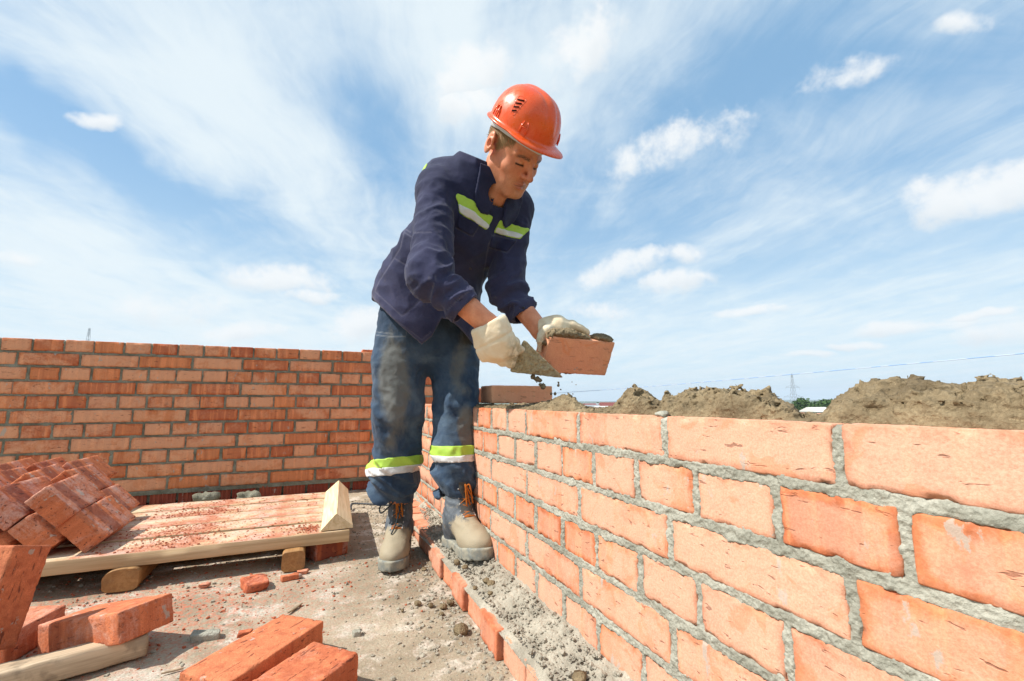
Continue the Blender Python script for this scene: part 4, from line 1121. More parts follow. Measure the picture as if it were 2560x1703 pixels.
# ------------------------------------------------------------------ clothing
def seamline(P, poly, w):
    """distance (m) of points to a polyline given as world points"""
    d = np.full(len(P), 9.)
    for a, b in zip(poly[:-1], poly[1:]):
        a = np.asarray(a); ab = b-a; t = np.clip(((P-a)@ab)/max(ab@ab, 1e-9), 0, 1); d = np.minimum(d, np.linalg.norm(P-a-t[:, None]*ab, axis=1))
    return d
def to_px(P):
    x, y, z = P[:, 0], P[:, 1], P[:, 2]-HC
    zc = y*CP+z*SP; yc = -y*SP+z*CP
    return np.stack([1280+FPX*x/zc, 851.5-FPX*yc/zc], 1)
def vnorm(V, F):
    a = V[F[:, 2]]-V[F[:, 0]]; b = V[F[:, 3]]-V[F[:, 1]]; n = np.cross(a, b); N = np.zeros_like(V)
    for i in range(4):
        for k in range(3): N[:, k] += np.bincount(F[:, i], weights=n[:, k], minlength=len(V))
    return N/np.maximum(np.linalg.norm(N, axis=1, keepdims=True), 1e-12)
def in_poly(p, poly):
    x, y = p[:, 0], p[:, 1]; r = np.zeros(len(p), bool); n = len(poly)
    for i in range(n):
        (x0, y0), (x1, y1) = poly[i], poly[(i+1) % n]
        c = ((y0 > y) != (y1 > y)) & (x < (x1-x0)*(y-y0)/((y1-y0) if y1 != y0 else 1e-9)+x0); r ^= c
    return r
def patch(name, V, F, N, msk, off, mat_, parent, label=None, thick=.0016):
    """a piece of cloth sewn on: the faces of msk lifted by off, with a rim"""
    fm = msk[F].all(1); f = F[fm]
    if not len(f): print('EMPTY PATCH', name); return None
    lab = np.arange(len(V))
    while True:
        mn = lab[f].min(1); new = lab.copy(); np.minimum.at(new, f.ravel(), np.repeat(mn, 4))
        if (new == lab).all(): break
        lab = new
    l_, c_ = np.unique(lab[f[:, 0]], return_counts=True); f = f[lab[f[:, 0]] == l_[c_.argmax()]]
    used = np.unique(f); mp = np.full(len(V), -1); mp[used] = np.arange(len(used)); g = mp[f]; n = len(used)
    top = V[used]+N[used]*off; bot = V[used]+N[used]*(off-thick-.003)
    e = np.concatenate([g[:, [i, (i+1) % 4]] for i in range(4)]); key = e.min(1).astype(np.int64)*n+e.max(1)
    u, inv, cnt = np.unique(key, return_inverse=True, return_counts=True); be = e[cnt[inv] == 1]
    # smooth the jagged border along itself
    T = top.copy(); B = bot.copy()
    for _ in range(6):
        acc = np.zeros((n, 3)); c = np.zeros(n)
        for a, b in ((0, 1), (1, 0)):
            np.add.at(acc, be[:, a], T[be[:, b]]); np.add.at(c, be[:, a], 1)
        m = c > 0; T[m] = .5*T[m]+.5*acc[m]/c[m][:, None]
    B[m] = B[m]+(T[m]-top[m])
    rim = np.stack([be[:, 1], be[:, 0], be[:, 0]+n, be[:, 1]+n], 1)
    o = mk(name, np.concatenate([T, B]), np.concatenate([g, rim]), mat_, parent, True)
    if label: o['label'] = label
    return o
# ---------------- jacket
armR0, armR1, armR2 = J['rsh'], J['relb'], pix(1165, 773, 1.275)
armL0, armL1, armL2 = J['lsh'], J['lelb'], pix(1312, 790, 1.54)
PX = lambda x, y, t: pix(x, y, t)
RBODY = rotm('Z', 0)
# torso sections: centre, half width, half depth
TS = [(PX(1060, 812, 1.655), .205, .142), (PX(1075, 728, 1.66), .186, .132), (PX(1110, 650, 1.64), .168, .118), (PX(1158, 570, 1.58), .163, .120), (PX(1190, 505, 1.55), .158, .108), (PX(1205, 465, 1.53), .125, .088)]
SIDEL, SIDEM = U([.95, .26, 0]), U([.92, .38, 0])
HEMN = U(SPINE*1.0+np.array([.10, 0, .55]))
def folds_torso(P):
    ax = SPINE; y = P@ax; s = P@SIDE; f = P@FRONT
    q = np.stack([s*7+y*4.0, y*10-s*3, f*7], 1).astype(np.float32)
    n = ridge(noise(q, 1.0, 3))*.55+ridge(noise(q*1.9, 1.0, 5))*.3
    return n-.55
def arm_folds(P, a, b, c, seed):
    d1 = np.linalg.norm(P-b.astype(np.float32), axis=1)
    q1 = ridge(axial(P, a, b, 17, 9, seed)); q2 = ridge(axial(P, b, c, 24, 10, seed+1)); e = np.exp(-(d1/.10)**2)
    ax2 = U(c-b); s2 = (P-b)@ax2; lo = sstep(-.04, .05, s2)
    fine = ridge(noise(P, 34, seed+4))
    return np.maximum((q1*(1-lo)*(.35+.65*e)+q2*lo*1.0)*.8+fine*.12-.36, -.55)
def jacket_outer(P):
    P = np.asarray(P, np.float32)
    d = np.full(len(P), 9., np.float32)
    for i, ((c0, w0, d0), (c1, w1, d1)) in enumerate(zip(TS[:-1], TS[1:])):
        d = smin(d, econe(P, c0, c1, w0, w1, (SIDEL, SIDEM, SIDE, SIDE, SIDE)[i], d0/w0, d1/w1), .03)
    # shoulders
    for A in (armR0, armL0):
        d = smin(d, cone(P, TS[4][0]-FRONT*.015, A-FRONT*.005, .072, .066), .045)
    # back hump
    d = smin(d, ellip(P, PX(1120, 470, 1.58), (.10, .11, .10)), .05)
    d = d-folds_torso(P)*.0120
    for A, B, C, sd in ((armR0, armR1, armR2, 11), (armL0, armL1, armL2, 23)):
        r = smin(cone(P, A, B, .066, .061), cone(P, B, C, .060, .047 if sd == 11 else .050), .035)
        r = r-arm_folds(P, A, B, C, sd)*.0195
        d = smin(d, r, .022)
    return d
def jacket_sdf(P):
    P = np.asarray(P, np.float32)
    do = jacket_outer(P); d = do.copy()
    nb = J['neck']; s = (P-nb.astype(np.float32))@ND.astype(np.float32)
    hole = cone(P, nb-ND*.04, nb+ND*.20, .066, .074)
    hole = smin(hole, cone(P, PX(1236, 478, 1.47), PX(1245, 522, 1.44), .034, .006), .01)
    nr = np.linalg.norm(P-(nb+ND*.05).astype(np.float32), axis=1) < .17
    d = np.where(nr, smax(d, -hole, .006), d)
    d = np.where(nr & (s > .03), np.maximum(d, s-.05), d)
    px_ = to_px(P.astype(np.float64)).astype(np.float32)
    front = sstep(-.06, -.01, (P-TS[0][0].astype(np.float32))@U(np.array([FRONT[0], FRONT[1], 0])).astype(np.float32))
    cutf = (np.interp(px_[:, 0], HXP, HYP)-px_[:, 1])/FPX*1.6
    back = ((P-PX(1052, 770, 1.7).astype(np.float32))@np.array([.1, -.1, 1.], np.float32))
    cut = front*cutf+(1-front)*back
    arm = np.minimum(cone(P, armR1, armR2, .078, .070), cone(P, armL1, armL2, .078, .070)) < 0
    cut = np.where(arm, 1., cut).astype(np.float32)
    d = np.maximum(d, -cut)
    cav = np.maximum(do+.0095, cut-.10)
    for B, C in ((armR1, armR2), (armL1, armL2)):
        ax = U(C-B).astype(np.float32); sc = (P-C.astype(np.float32))@ax
        near = np.linalg.norm(P-C.astype(np.float32), axis=1) < .10
        d = np.where(near, np.maximum(d, sc), d)
        cav = np.where(near, np.minimum(cav, np.maximum(do+.0085, -sc-.05)), cav)
    d = np.maximum(d, -cav)
    # the slightly parted front below the lowest button
    sl = np.maximum(cone(P, PX(1172, 735, 1.50), PX(1150, 800, 1.50), .012, .030), -(do+.02))
    return np.maximum(d, -sl)*.9
HXP = np.array([905, 922, 936, 980, 1016, 1054, 1080, 1104, 1126, 1160, 1188, 1200, 1230]); HYP = np.array([700, 722, 752, 796, 828, 862, 842, 796, 800, 832, 868, 850, 790])
xs = np.arange(-.62, .17, .0042); ys = np.arange(1.12, 1.95, .0048); zs = np.arange(.70, 1.46, .0042)
V, F = mesh_sdf(jacket_sdf, xs, ys, zs, 6, .028)
JN = vnorm(V, F); px_ = to_px(V); view = V-np.array([0, 0, HC]); view /= np.linalg.norm(view, axis=1, keepdims=True)
fac = -(JN*view).sum(1)
od = jacket_outer(V); outside = od > -.02
# seams and pockets as attributes (worn, paler stitching)
def pxpoly(pts): return np.array(pts, float)
def pdist(p, pts):
    d = np.full(len(p), 1e3)
    for a, b in zip(pts[:-1], pts[1:]):
        a, b = np.array(a, float), np.array(b, float); ab = b-a; t = np.clip(((p-a)@ab)/(ab@ab), 0, 1); d = np.minimum(d, np.linalg.norm(p-a-t[:, None]*ab, axis=1))
    return d
armmask = np.minimum(cone(V, armR0+(armR1-armR0)*.25, armR1, .068, .068), cone(V, armR1, armR2, .068, .06)) < .004
SEAMS_T = [[(1222, 610), (1212, 669), (1204, 720), (1197, 745), (1196, 862)], [(1244, 560), (1236, 590), (1222, 610)], [(985, 645), (947, 703), (936, 728), (1004, 790), (1008, 789), (1072, 731)], [(985, 645), (1030, 672)], [(931, 745), (975, 790), (1054, 850), (1078, 830)],
           [(1139, 521), (1185, 545), (1203, 556), (1182, 592), (1139, 570)], [(1230, 588), (1292, 600), (1268, 632), (1224, 620)], [(996, 561), (1025, 580)], [(1012, 570), (1000, 620), (985, 645)], [(1010, 580), (1028, 592)]]
SEAMS_A = [[(1118, 776), (1150, 745), (1175, 728)], [(1029, 582), (1078, 580)], [(1075, 745), (1090, 690)]]
seam = np.zeros(len(V))
for s in SEAMS_T: seam = np.maximum(seam, (fac > .05)*(~armmask)*np.clip(1-pdist(px_, s)/2.6, 0, 1))
for s in SEAMS_A: seam = np.maximum(seam, (fac > .05)*armmask*np.clip(1-pdist(px_, s)/2.4, 0, 1))
hx = np.array([905, 922, 936, 980, 1016, 1054, 1080, 1104, 1126, 1160, 1188, 1200]); hy = np.array([700, 722, 752, 796, 828, 862, 842, 796, 800, 832, 868, 850])
hemd = np.interp(px_[:, 0], hx, hy)-px_[:, 1]
V = V-JN*(seam*.0016)[:, None]
worn = np.clip(np.maximum(seam*.7, np.exp(-np.abs(hemd)/4.0)*(~armmask)), 0, 1)
low = sstep(520, 800, px_[:, 1])
M_JK, t, b, co = mat('navy_cotton', .15)
n1 = t.noise(co, 12, 6, .65); n2 = t.noise(co, 320, 3, .6)
c = t.mix(t.ramp(n1, .35, .7), (.015, .018, .050), (.030, .033, .080))
c = t.mix(t.math('MULTIPLY', t.attr('fade'), t.ramp(t.noise(co, 9, 5, .6), .3, .6, .3, .9)), c, (.055, .056, .112))
c = t.mix(t.math('MULTIPLY', t.ramp(t.noise(co, 26, 6, .7), .58, .75), t.math('MULTIPLY', t.attr('fade'), .45)), c, (.15, .13, .11))
c = t.mix(t.math('MULTIPLY', t.attr('worn'), .42), c, (.22, .21, .26))
c = t.mix(t.ramp(n2, .3, .7, 0, .25), c, (.02, .022, .05))
t.link(c, b.inputs['Base Color']); b.inputs['Roughness'].default_value = .85; b.inputs['Sheen Weight'].default_value = .12
wv = t.noise(co, 70, 5, .6)
t.link(t.bump(t.math('ADD', t.math('MULTIPLY', wv, 1.2), t.math('MULTIPLY', n2, .35)), .28, .004), b.inputs['Normal'])
jacket = mk('jacket', V, F, M_JK, person, True, dict(worn=worn, fade=low))
# reflective stripes over the chest
M_LM = m_plain('lime_tape', (.38, .58, .075), .5, .3, .22, 45, .15, 90); M_WT = m_plain('white_tape', (.62, .62, .61), .45, .5, .18, 45, .15, 90)
chestm = (fac > .02) & outside & ~armmask
def band(name, poly, mat_, par, off=None):
    return patch(name, V, F, JN, in_poly(px_, poly) & chestm, off if off else (.0034 if 'white' in name else .0018), mat_, par)
band('lime_stripe', [(1140, 480), (1165, 490), (1186, 502), (1200, 520), (1235, 541), (1217, 578), (1200, 568), (1178, 552), (1158, 542), (1134, 522)], M_LM, jacket)
band('white_stripe', [(1138, 503), (1160, 515), (1190, 528), (1203, 545), (1226, 562), (1217, 576), (1200, 566), (1178, 550), (1158, 540), (1136, 520)], M_WT, jacket)
band('lime_stripe', [(1250, 548), (1290, 562), (1329, 572), (1300, 600), (1270, 594), (1232, 583)], M_LM, jacket)
band('white_stripe', [(1243, 566), (1285, 580), (1316, 587), (1298, 598), (1270, 592), (1234, 581)], M_WT, jacket)
band('lime_stripe', [(1040, 412), (1070, 408), (1060, 432), (1036, 440)], M_LM, jacket)
# pocket flaps
band('pocket_flap', [(1140, 527), (1184, 552), (1202, 560), (1180, 592), (1150, 575), (1138, 566)], M_JK, jacket, .003)
band('pocket_flap', [(1228, 590), (1294, 601), (1280, 618), (1268, 632), (1223, 620)], M_JK, jacket, .003)
band('side_pocket', [(988, 650), (1030, 672), (1052, 700), (1072, 732), (1040, 757), (1005, 790), (970, 762), (938, 728), (960, 690)], M_JK, jacket, .003)
# collar: two flaps folded down around the neck
nb = J['neck']
def neck_hole(P): return cone(P, nb-ND*.04, nb+ND*.20, .066, .074)
THR0, THR1 = PX(1236, 475, 1.45), PX(1248, 545, 1.42)
def collar_sdf(P):
    P = np.asarray(P, np.float32); h = neck_hole(P); do = jacket_outer(P)
    s = (P-nb.astype(np.float32))@ND.astype(np.float32)
    q = P-nb.astype(np.float32)-s[:, None]*ND.astype(np.float32); fr = FRONT-ND*(FRONT@ND); fr = U(fr).astype(np.float32)
    aa = np.abs(np.arctan2(q@SIDE.astype(np.float32), q@fr))
    wid = .022+.030*np.exp(-((aa-.80)/.45)**2)
    flap = np.maximum(np.abs(do-.0065)-.0042, h-wid)
    flap = np.maximum(flap, -(h+.012))
    stand = np.maximum(np.abs(h+.001)-.0045, np.abs(do-.002)-.016+.006*np.cos(aa))
    d = smin(flap, stand, .008)
    d = np.maximum(d, s-.040-.012*sstep(1.2, 2.4, aa))
    thr = cone(P, THR0, THR1, .020, .020)
    d = np.maximum(d, -thr)
    d = np.maximum(d, .32-aa)
    return d*.8
xs = np.arange(-.30, .16, .0032); ys = np.arange(1.18, 1.68, .0032); zs = np.arange(1.06, 1.50, .0032)
CV, CF = mesh_sdf(collar_sdf, xs, ys, zs, 6, .016); CV = lap_smooth(CV, CF, 4); print('COLLAR', len(CV))
mk('collar', CV, CF, M_JK, jacket, True, dict(worn=np.zeros(len(CV)), fade=np.zeros(len(CV))))
# buttons and the pale zip at the throat
M_BT = m_plain('dark_button', (.03, .03, .05), .4, .4, .1)
def on_surface(px, py, fn, lo, hi):
    t_ = np.linspace(lo, hi, 400); P = np.array([pix(px, py, a) for a in t_]); d = fn(P.astype(np.float32)); i = np.where(d < 0)[0]
    return P[i[0]] if len(i) else P[200]
for (x, y) in ((1176, 671), (1308, 770)):
    p = on_surface(x, y, jacket_outer, 1.1, 1.8); P, F_b = rbox(.011, .011, .003, .002, .0014, 0, 1, 0); P[:, :2] *= (1/np.maximum(1, np.linalg.norm(P[:, :2], axis=1)/.0056))[:, None]
    o = mk('button', P, F_b, M_BT, jacket); o.matrix_world = Matrix.Translation(Vector(p-view.mean(0)*.002)) @ Matrix(basis((1, 0, 0), -FRONT*-1).tolist()).to_4x4()
# ---------------- trousers
cuffR, cuffL = PX(979, 1236, 1.70), PX(1143, 1222, 1.575)
TR_ = [(PX(1012, 790, 1.69), .100), (PX(997, 905, 1.655), .096), (PX(995, 1030, 1.63), .088), (PX(997, 1120, 1.655), .082), (PX(985, 1185, 1.685), .082), (PX(980, 1225, 1.70), .080)]
TL_ = [(PX(1118, 800, 1.76), .100), (PX(1134, 905, 1.73), .092), (PX(1139, 1020, 1.66), .083), (PX(1135, 1120, 1.59), .070), (PX(1140, 1180, 1.58), .072), (PX(1144, 1215, 1.575), .073)]
def leg_d(P, T, seed):
    d = np.full(len(P), 9., np.float32)
    for (a, ra), (b_, rb) in zip(T[:-1], T[1:]): d = smin(d, cone(P, a, b_, ra, rb), .015)
    z = P[:, 2]; kz = T[2][0][2]
    q = np.stack([P[:, 0]*9, P[:, 1]*9, z*3.2+P[:, 0]*3], 1); q2 = np.stack([P[:, 0]*5+z*4, P[:, 1]*6, z*11+P[:, 0]*7], 1)
    w = sstep(T[3][0][2]+.06, T[4][0][2]+.02, z)            # stacked folds above the boot
    k = np.exp(-((z-kz)/.09)**2)
    f = ridge(noise(q, 1, seed))*.6*(1-w)+ridge(noise(q2, 1, seed+2))*(w*1.3+k*.45)+ridge(noise(P, 26, seed+3))*.22-.5
    return d-f*(.0165+.002*w)
def trous_sdf(P):
    P = np.asarray(P, np.float32)
    a, b_ = leg_d(P, TR_, 41), leg_d(P, TL_, 47)
    d = smin(a, b_, .012)
    hip = econe(P, PX(1062, 770, 1.70), PX(1066, 830, 1.71), .155, .168, U(J['lhip']-J['rhip']), .72, .72)
    d = smin(d, hip-ridge(noise(P, 14, 55))*.004, .03)
    # elasticated bottoms: pinched in just above the boots, hollow underneath
    for T, O in ((TR_, TL_), (TL_, TR_)):
        c = T[-1][0].astype(np.float32); near = (np.linalg.norm((P-c)[:, :2], axis=1) < np.linalg.norm((P-O[-1][0].astype(np.float32))[:, :2], axis=1)) & (P[:, 2] < .45)
        zc = c[2]-.045+.006*noise(P, 10, 71)
        d = np.where(near, smax(d, zc-P[:, 2], .022), d)
        hol = cone(P, c-np.array([0, 0, .10], np.float32), c-np.array([0, 0, .0], np.float32), .062, .060)
        d = np.maximum(d, -hol)
    return d*.9
xs = np.arange(-.64, .02, .0046); ys = np.arange(1.42, 1.92, .0050); zs = np.arange(.13, .97, .0046)
TV, TF = mesh_sdf(trous_sdf, xs, ys, zs, 6, .034)
TN = vnorm(TV, TF); tpx = to_px(TV); tview = TV-np.array([0, 0, HC]); tview /= np.linalg.norm(tview, axis=1, keepdims=True); tf = -(TN*tview).sum(1)
seam = np.zeros(len(TV))
for s in ([(940, 838), (980, 842), (1014, 842), (1016, 830)], [(935, 830), (980, 834)]): seam = np.maximum(seam, (tf > .1)*np.clip(1-pdist(tpx, s)/2.2, 0, 1))
# dried mortar stains where he wipes and kneels: shapes of their own on the cloth
z = TV[:, 2]
st1 = np.exp(-(((tpx[:, 0]-985)/36)**2+((tpx[:, 1]-960)/110)**2)**1.5)+np.exp(-(((tpx[:, 0]-975)/22)**2+((tpx[:, 1]-1110)/26)**2))*.6
st2 = np.exp(-(((tpx[:, 0]-1150+(tpx[:, 1]-900)*.25)/24)**2+((tpx[:, 1]-905)/75)**2))*.9+np.exp(-(((tpx[:, 0]-1168)/24)**2+((tpx[:, 1]-1070)/55)**2)**2)*1.3+np.exp(-(((tpx[:, 0]-1165)/26)**2+((tpx[:, 1]-975)/22)**2))*.5
st3 = np.exp(-(((tpx[:, 0]-1160)/20)**2+((tpx[:, 1]-840)/30)**2))*.35
stain = np.where(tf > -.2, st1+st2+st3+.45*np.exp(-(((tpx[:, 0]-985)/60)**2+((tpx[:, 1]-960)/170)**2)), 0)*(TV[:, 2] > .2)
M_TR, t, b, co = mat('blue_work_cotton', .15)
n1 = t.noise(co, 10, 6, .65); n2 = t.noise(co, 320, 3, .6)
c = t.mix(t.ramp(n1, .35, .7), (.026, .048, .086), (.052, .086, .136))
c = t.mix(t.ramp(t.noise(co, 6, 6, .65, .6), .46, .66, 0, .6), c, (.12, .17, .215))
sa = t.math('ADD', t.attr('stain'), t.math('MULTIPLY', t.math('SUBTRACT', t.noise(t.mapping(co, (1, 1, .45)), 15, 7, .7, .5), .5), 1.9))
c = t.mix(t.ramp(sa, .22, 1.0, 0, .62), c, (.185, .175, .14))
c = t.mix(t.ramp(t.noise(co, 90, 4, .7), .68, .76, 0, .4), c, (.36, .34, .30))
c = t.mix(t.math('MULTIPLY', t.attr('worn'), .5), c, (.30, .32, .34))
t.link(c, b.inputs['Base Color']); b.inputs['Roughness'].default_value = .85; b.inputs['Sheen Weight'].default_value = .1
t.link(t.bump(t.math('ADD', t.math('MULTIPLY', t.noise(co, 60, 5, .6), 1.2), t.math('MULTIPLY', n2, .35)), .45, .004), b.inputs['Normal'])
trous = mk('trousers', TV, TF, M_TR, person, True, dict(stain=np.clip(stain, 0, 1.2), worn=seam))
# reflective bands below the knees: slabs round each leg
def legband(T, c_up, nrm, h, mat_, name):
    c = np.asarray(c_up); s = (TV-c)@nrm; other = TL_ if T is TR_ else TR_
    mine = np.linalg.norm((TV-T[3][0])[:, :2], axis=1) < np.linalg.norm((TV-other[3][0])[:, :2], axis=1)
    patch(name, TV, TF, TN, (s < 0) & (s > -h) & mine, .0038 if 'white' in name else .0020, mat_, trous)
nR = U(np.array([-.10, .10, 1.])); nL = U(np.array([.0, .02, 1.]))
pR, pL = PX(998, 1141, 1.57), PX(1136, 1115, 1.52)
legband(TR_, pR, nR, .060, M_LM, 'lime_band'); legband(TR_, pR-nR*.031, nR, .031, M_WT, 'white_band')
legband(TL_, pL, nL, .055, M_LM, 'lime_band'); legband(TL_, pL-nL*.029, nL, .027, M_WT, 'white_band')
# ---------------- boots
def boot_up(P):
    X = P.copy(); y = X[:, 1]
    d = ellip(X, (.140, 0, .048), (.067, .047, .038))
    d = smin(d, cone(X, (.105, 0, .056), (.020, 0, .100), .044, .045), .03)
    d = smin(d, ellip(X, (-.030, 0, .060), (.050, .040, .065)), .03)
    sh = econe(X, (.000, 0, .10), (-.004, 0, .285), .050, .053, (1, 0, 0), .84, .86)
    d = smin(d, sh, .035)
    f = ridge(noise(np.stack([X[:, 0]*14, X[:, 1]*6, X[:, 2]*34+X[:, 0]*14], 1), 1, 81))*np.exp(-((X[:, 2]-.135)/.05)**2)*.004
    f = f+noise(X, 30, 83)*.0016
    # toe cap seam and tongue ridge
    cap = np.abs(np.linalg.norm(X-np.array([.165, 0, .03], np.float32), axis=1)-.080); f = f-.0016*np.exp(-(cap/.0022)**2)
    edge = np.abs(np.abs(y)-.028); f = f+.0022*sstep(.032, .024, np.abs(y))*sstep(.10, .12, X[:, 2])*(X[:, 0] > 0)
    pad = np.sin(X[:, 2]*2*math.pi/.030)*.0018*sstep(.17, .19, X[:, 2])*(X[:, 0] < .01)
    d = d-f-pad
    d = np.maximum(d, .020-X[:, 2]); d = np.maximum(d, X[:, 2]-.272)
    return d
def sole_d(P):
    x, y, z = P[:, 0], P[:, 1], P[:, 2]
    w = np.interp(x, [-.085, -.06, 0, .06, .11, .15, .19, .215], [.026, .036, .034, .039, .049, .050, .040, .016])+.002*sstep(.0, .03, z)
    a = np.abs(y)-w; bx = np.maximum(-.082-x, x-.216)
    d = smax(a, bx, .02)
    toe = .010*sstep(.13, .21, x); arch = .012*np.exp(-((x-.032)/.020)**2)
    lo = toe+arch; tread = .0035*(np.sin(x*2*math.pi/.026) > .4)*(np.abs(y) > w-.014)
    d = smax(d, lo+tread-z, .004); d = smax(d, z-(.034+.010*sstep(.10, .2, x)), .006)
    d = d-.0012*noise(P, 60, 5)
    d = np.minimum(d, np.maximum(np.abs(d+.0)-.0001, 1))
    return d*.8
def boot_laces(fn):
    """points on the front of the boot at given (z, y)"""
    def at(s, y):
        # walk from outside towards the inside along a direction that turns from forward to up as s falls
        a = rad(10+75*np.clip((.17-s)/.11, 0, 1)) ; dirv = np.array([math.cos(a), 0, math.sin(a)])
        base = np.array([np.interp(s, [.06, .17, .28], [.085, .0, -.004]), y, np.interp(s, [.06, .10, .28], [.045, .085, .28])])
        t_ = np.linspace(.15, 0, 500); P = base+dirv*t_[:, None]; P[:, 1] = y; d = fn(P.astype(np.float32)); i = np.where(d < .0012)[0]
        return P[i[0]] if len(i) else P[-1]
    return at
M_BU, t, b, co = mat('boot_leather', .3)
n1 = t.noise(co, 22, 6, .68, .5)
c = t.mix(t.ramp(n1, .35, .65), (.060, .070, .082), (.125, .145, .165))
dm = t.ramp(t.math('ADD', t.math('ADD', t.attr('mud'), .10), t.math('MULTIPLY', t.math('SUBTRACT', t.noise(co, 24, 7, .74, .6), .5), 1.9)), .30, .62); c = t.mix(t.math('MULTIPLY', dm, .95, clamp=True), c, (.335, .28, .19))
c = t.mix(t.math('MULTIPLY', t.ramp(t.noise(co, 12, 6, .7), .52, .7), .5), c, (.30, .26, .19))
c = t.mix(t.ramp(t.noise(co, 120, 3), .62, .72, 0, .35), c, (.22, .19, .15))
t.link(c, b.inputs['Base Color']); b.inputs['Roughness'].default_value = .7
t.link(t.bump(t.math('ADD', n1, t.noise(co, 260, 4)), .4, .002), b.inputs['Normal'])
M_SO, t, b, co = mat('boot_sole', .25); n1 = t.noise(co, 30, 6, .7)
t.link(t.mix(t.ramp(n1, .35, .65), (.17, .185, .175), (.33, .31, .24)), b.inputs['Base Color']); b.inputs['Roughness'].default_value = .8; t.link(t.bump(t.noise(co, 150, 4), .4, .002), b.inputs['Normal'])
M_LA = m_plain('orange_lace', (.40, .115, .014), .7, .2, .25, 200, .4, 500); M_LB = m_plain('black_cord', (.025, .035, .04), .7, .2, .2, 200)
M_TG = m_plain('dark_tongue', (.07, .068, .062), .8, .2, .5, 60, .4, 200)
xs = np.arange(-.10, .23, .0028); ys = np.arange(-.075, .075, .0028); zs = np.arange(-.004, .285, .0028)
BV, BF = mesh_sdf(boot_up, xs, ys, zs, 6, .01)
SV, SF = mesh_sdf(sole_d, xs, ys, np.arange(-.004, .06, .0022), 6, .01)
at_ = boot_laces(boot_up)
mud = np.clip(sstep(.13, .06, BV[:, 2])*1.15+.25*(BV[:, 0] > .05), 0, 1)*sstep(.0, .10, BV[:, 0])+.06
lac = MB(); ey = []
zz_ = [.062, .078, .096, .118, .142, .168, .196]
Lp = [at_(s, .020) for s in zz_]; Rp = [at_(s, -.020) for s in zz_]
def over(a, b_):
    m = (a+b_)/2+U((a+b_)/2-np.array([0, 0, .10]))*.0065; return spline([a, m, b_], 6)
for i in range(len(zz_)-1):
    add_tube(lac, over(Lp[i], Rp[i+1]), .0021, 6); add_tube(lac, over(Rp[i], Lp[i+1]), .0021, 6)
for p in Lp+Rp: 
    V0, F0 = boxgrid(3, 3, 3); v = V0-.5; v = v/np.linalg.norm(v, axis=1, keepdims=True)*.0030; ey.append((v+p, F0))
top_ = (Lp[-1]+Rp[-1])/2+np.array([.012, 0, .006])
rs = np.random.RandomState(4)
for k in range(4):
    e = top_+np.array([.016, rs.uniform(-.02, .02), -.035-rs.rand()*.03]); add_tube(lac, spline([top_, top_+np.array([.014, rs.uniform(-.01, .01), .006]), e], 8), .0024, 6)
tong = MB(); Pt = []
for s in np.linspace(.07, .262, 24):
    for y in np.linspace(-.019, .019, 7): Pt.append(at_(s, y)+U(at_(s, y)-np.array([-.02, 0, .08]))*(.0018+.0012*math.cos(y/.019*1.5)))
Pt = np.array(Pt); tong.add(Pt, [(i*7+k, i*7+k+1, (i+1)*7+k+1, (i+1)*7+k) for i in range(23) for k in range(6)])
def boot(loc, dirv, pitch, first=None, black=False):
    rz = math.atan2(dirv[1], dirv[0]); M = Matrix.Translation(Vector(loc)) @ Matrix.Rotation(rz, 4, 'Z') @ Matrix.Rotation(pitch, 4, 'Y')
    if first is None:
        o = mk('boot', BV, BF, M_BU, person, True, dict(mud=mud)); s = mk('sole', SV, SF, M_SO, o)
        l = lac.build('laces', M_LA, o); [mk('eyelet', v_, f_, M_ST2, o) for v_, f_ in ey]; g = tong.build('tongue', M_TG, o)
    else:
        o = first.copy(); COL.objects.link(o); o.parent = person
        for ch in list(first.children):
            c2 = ch.copy(); COL.objects.link(c2); c2.parent = o
    o.matrix_world = M
    return o
M_ST2 = m_plain('eyelet_metal', (.35, .34, .32), .45, .5, .2, 100)
b1 = boot(toeR-dR*.206+np.array([0, 0, .004]), dR, 0.0)
b2 = boot(toeL-dL*.216+np.array([0, 0, .082]), dL, rad(-4), b1)
b1['label'] = 'dusty work boot flat on the floor, with a black cord looped into its laces'; b2['label'] = 'dusty work boot standing on the brick step'
# black cord on the boot on the floor
q = np.array(b1.matrix_world)
def bl(p): return q[:3, :3]@np.asarray(p)+q[:3, 3]
crd = MB(); add_tube(crd, spline([bl((.050, .000, .235)), bl((.062, -.030, .215)), bl((.058, -.066, .185)), bl((.068, -.058, .165)), bl((.066, -.020, .20)), bl((.062, .004, .225)), bl((.078, .008, .19)), bl((.088, .000, .14)), bl((.118, -.014, .104))], 12), .0026, 7)
crd = crd.build('cord', M_LB, b1); 
for o in (crd,): o.matrix_parent_inverse = b1.matrix_world.inverted()
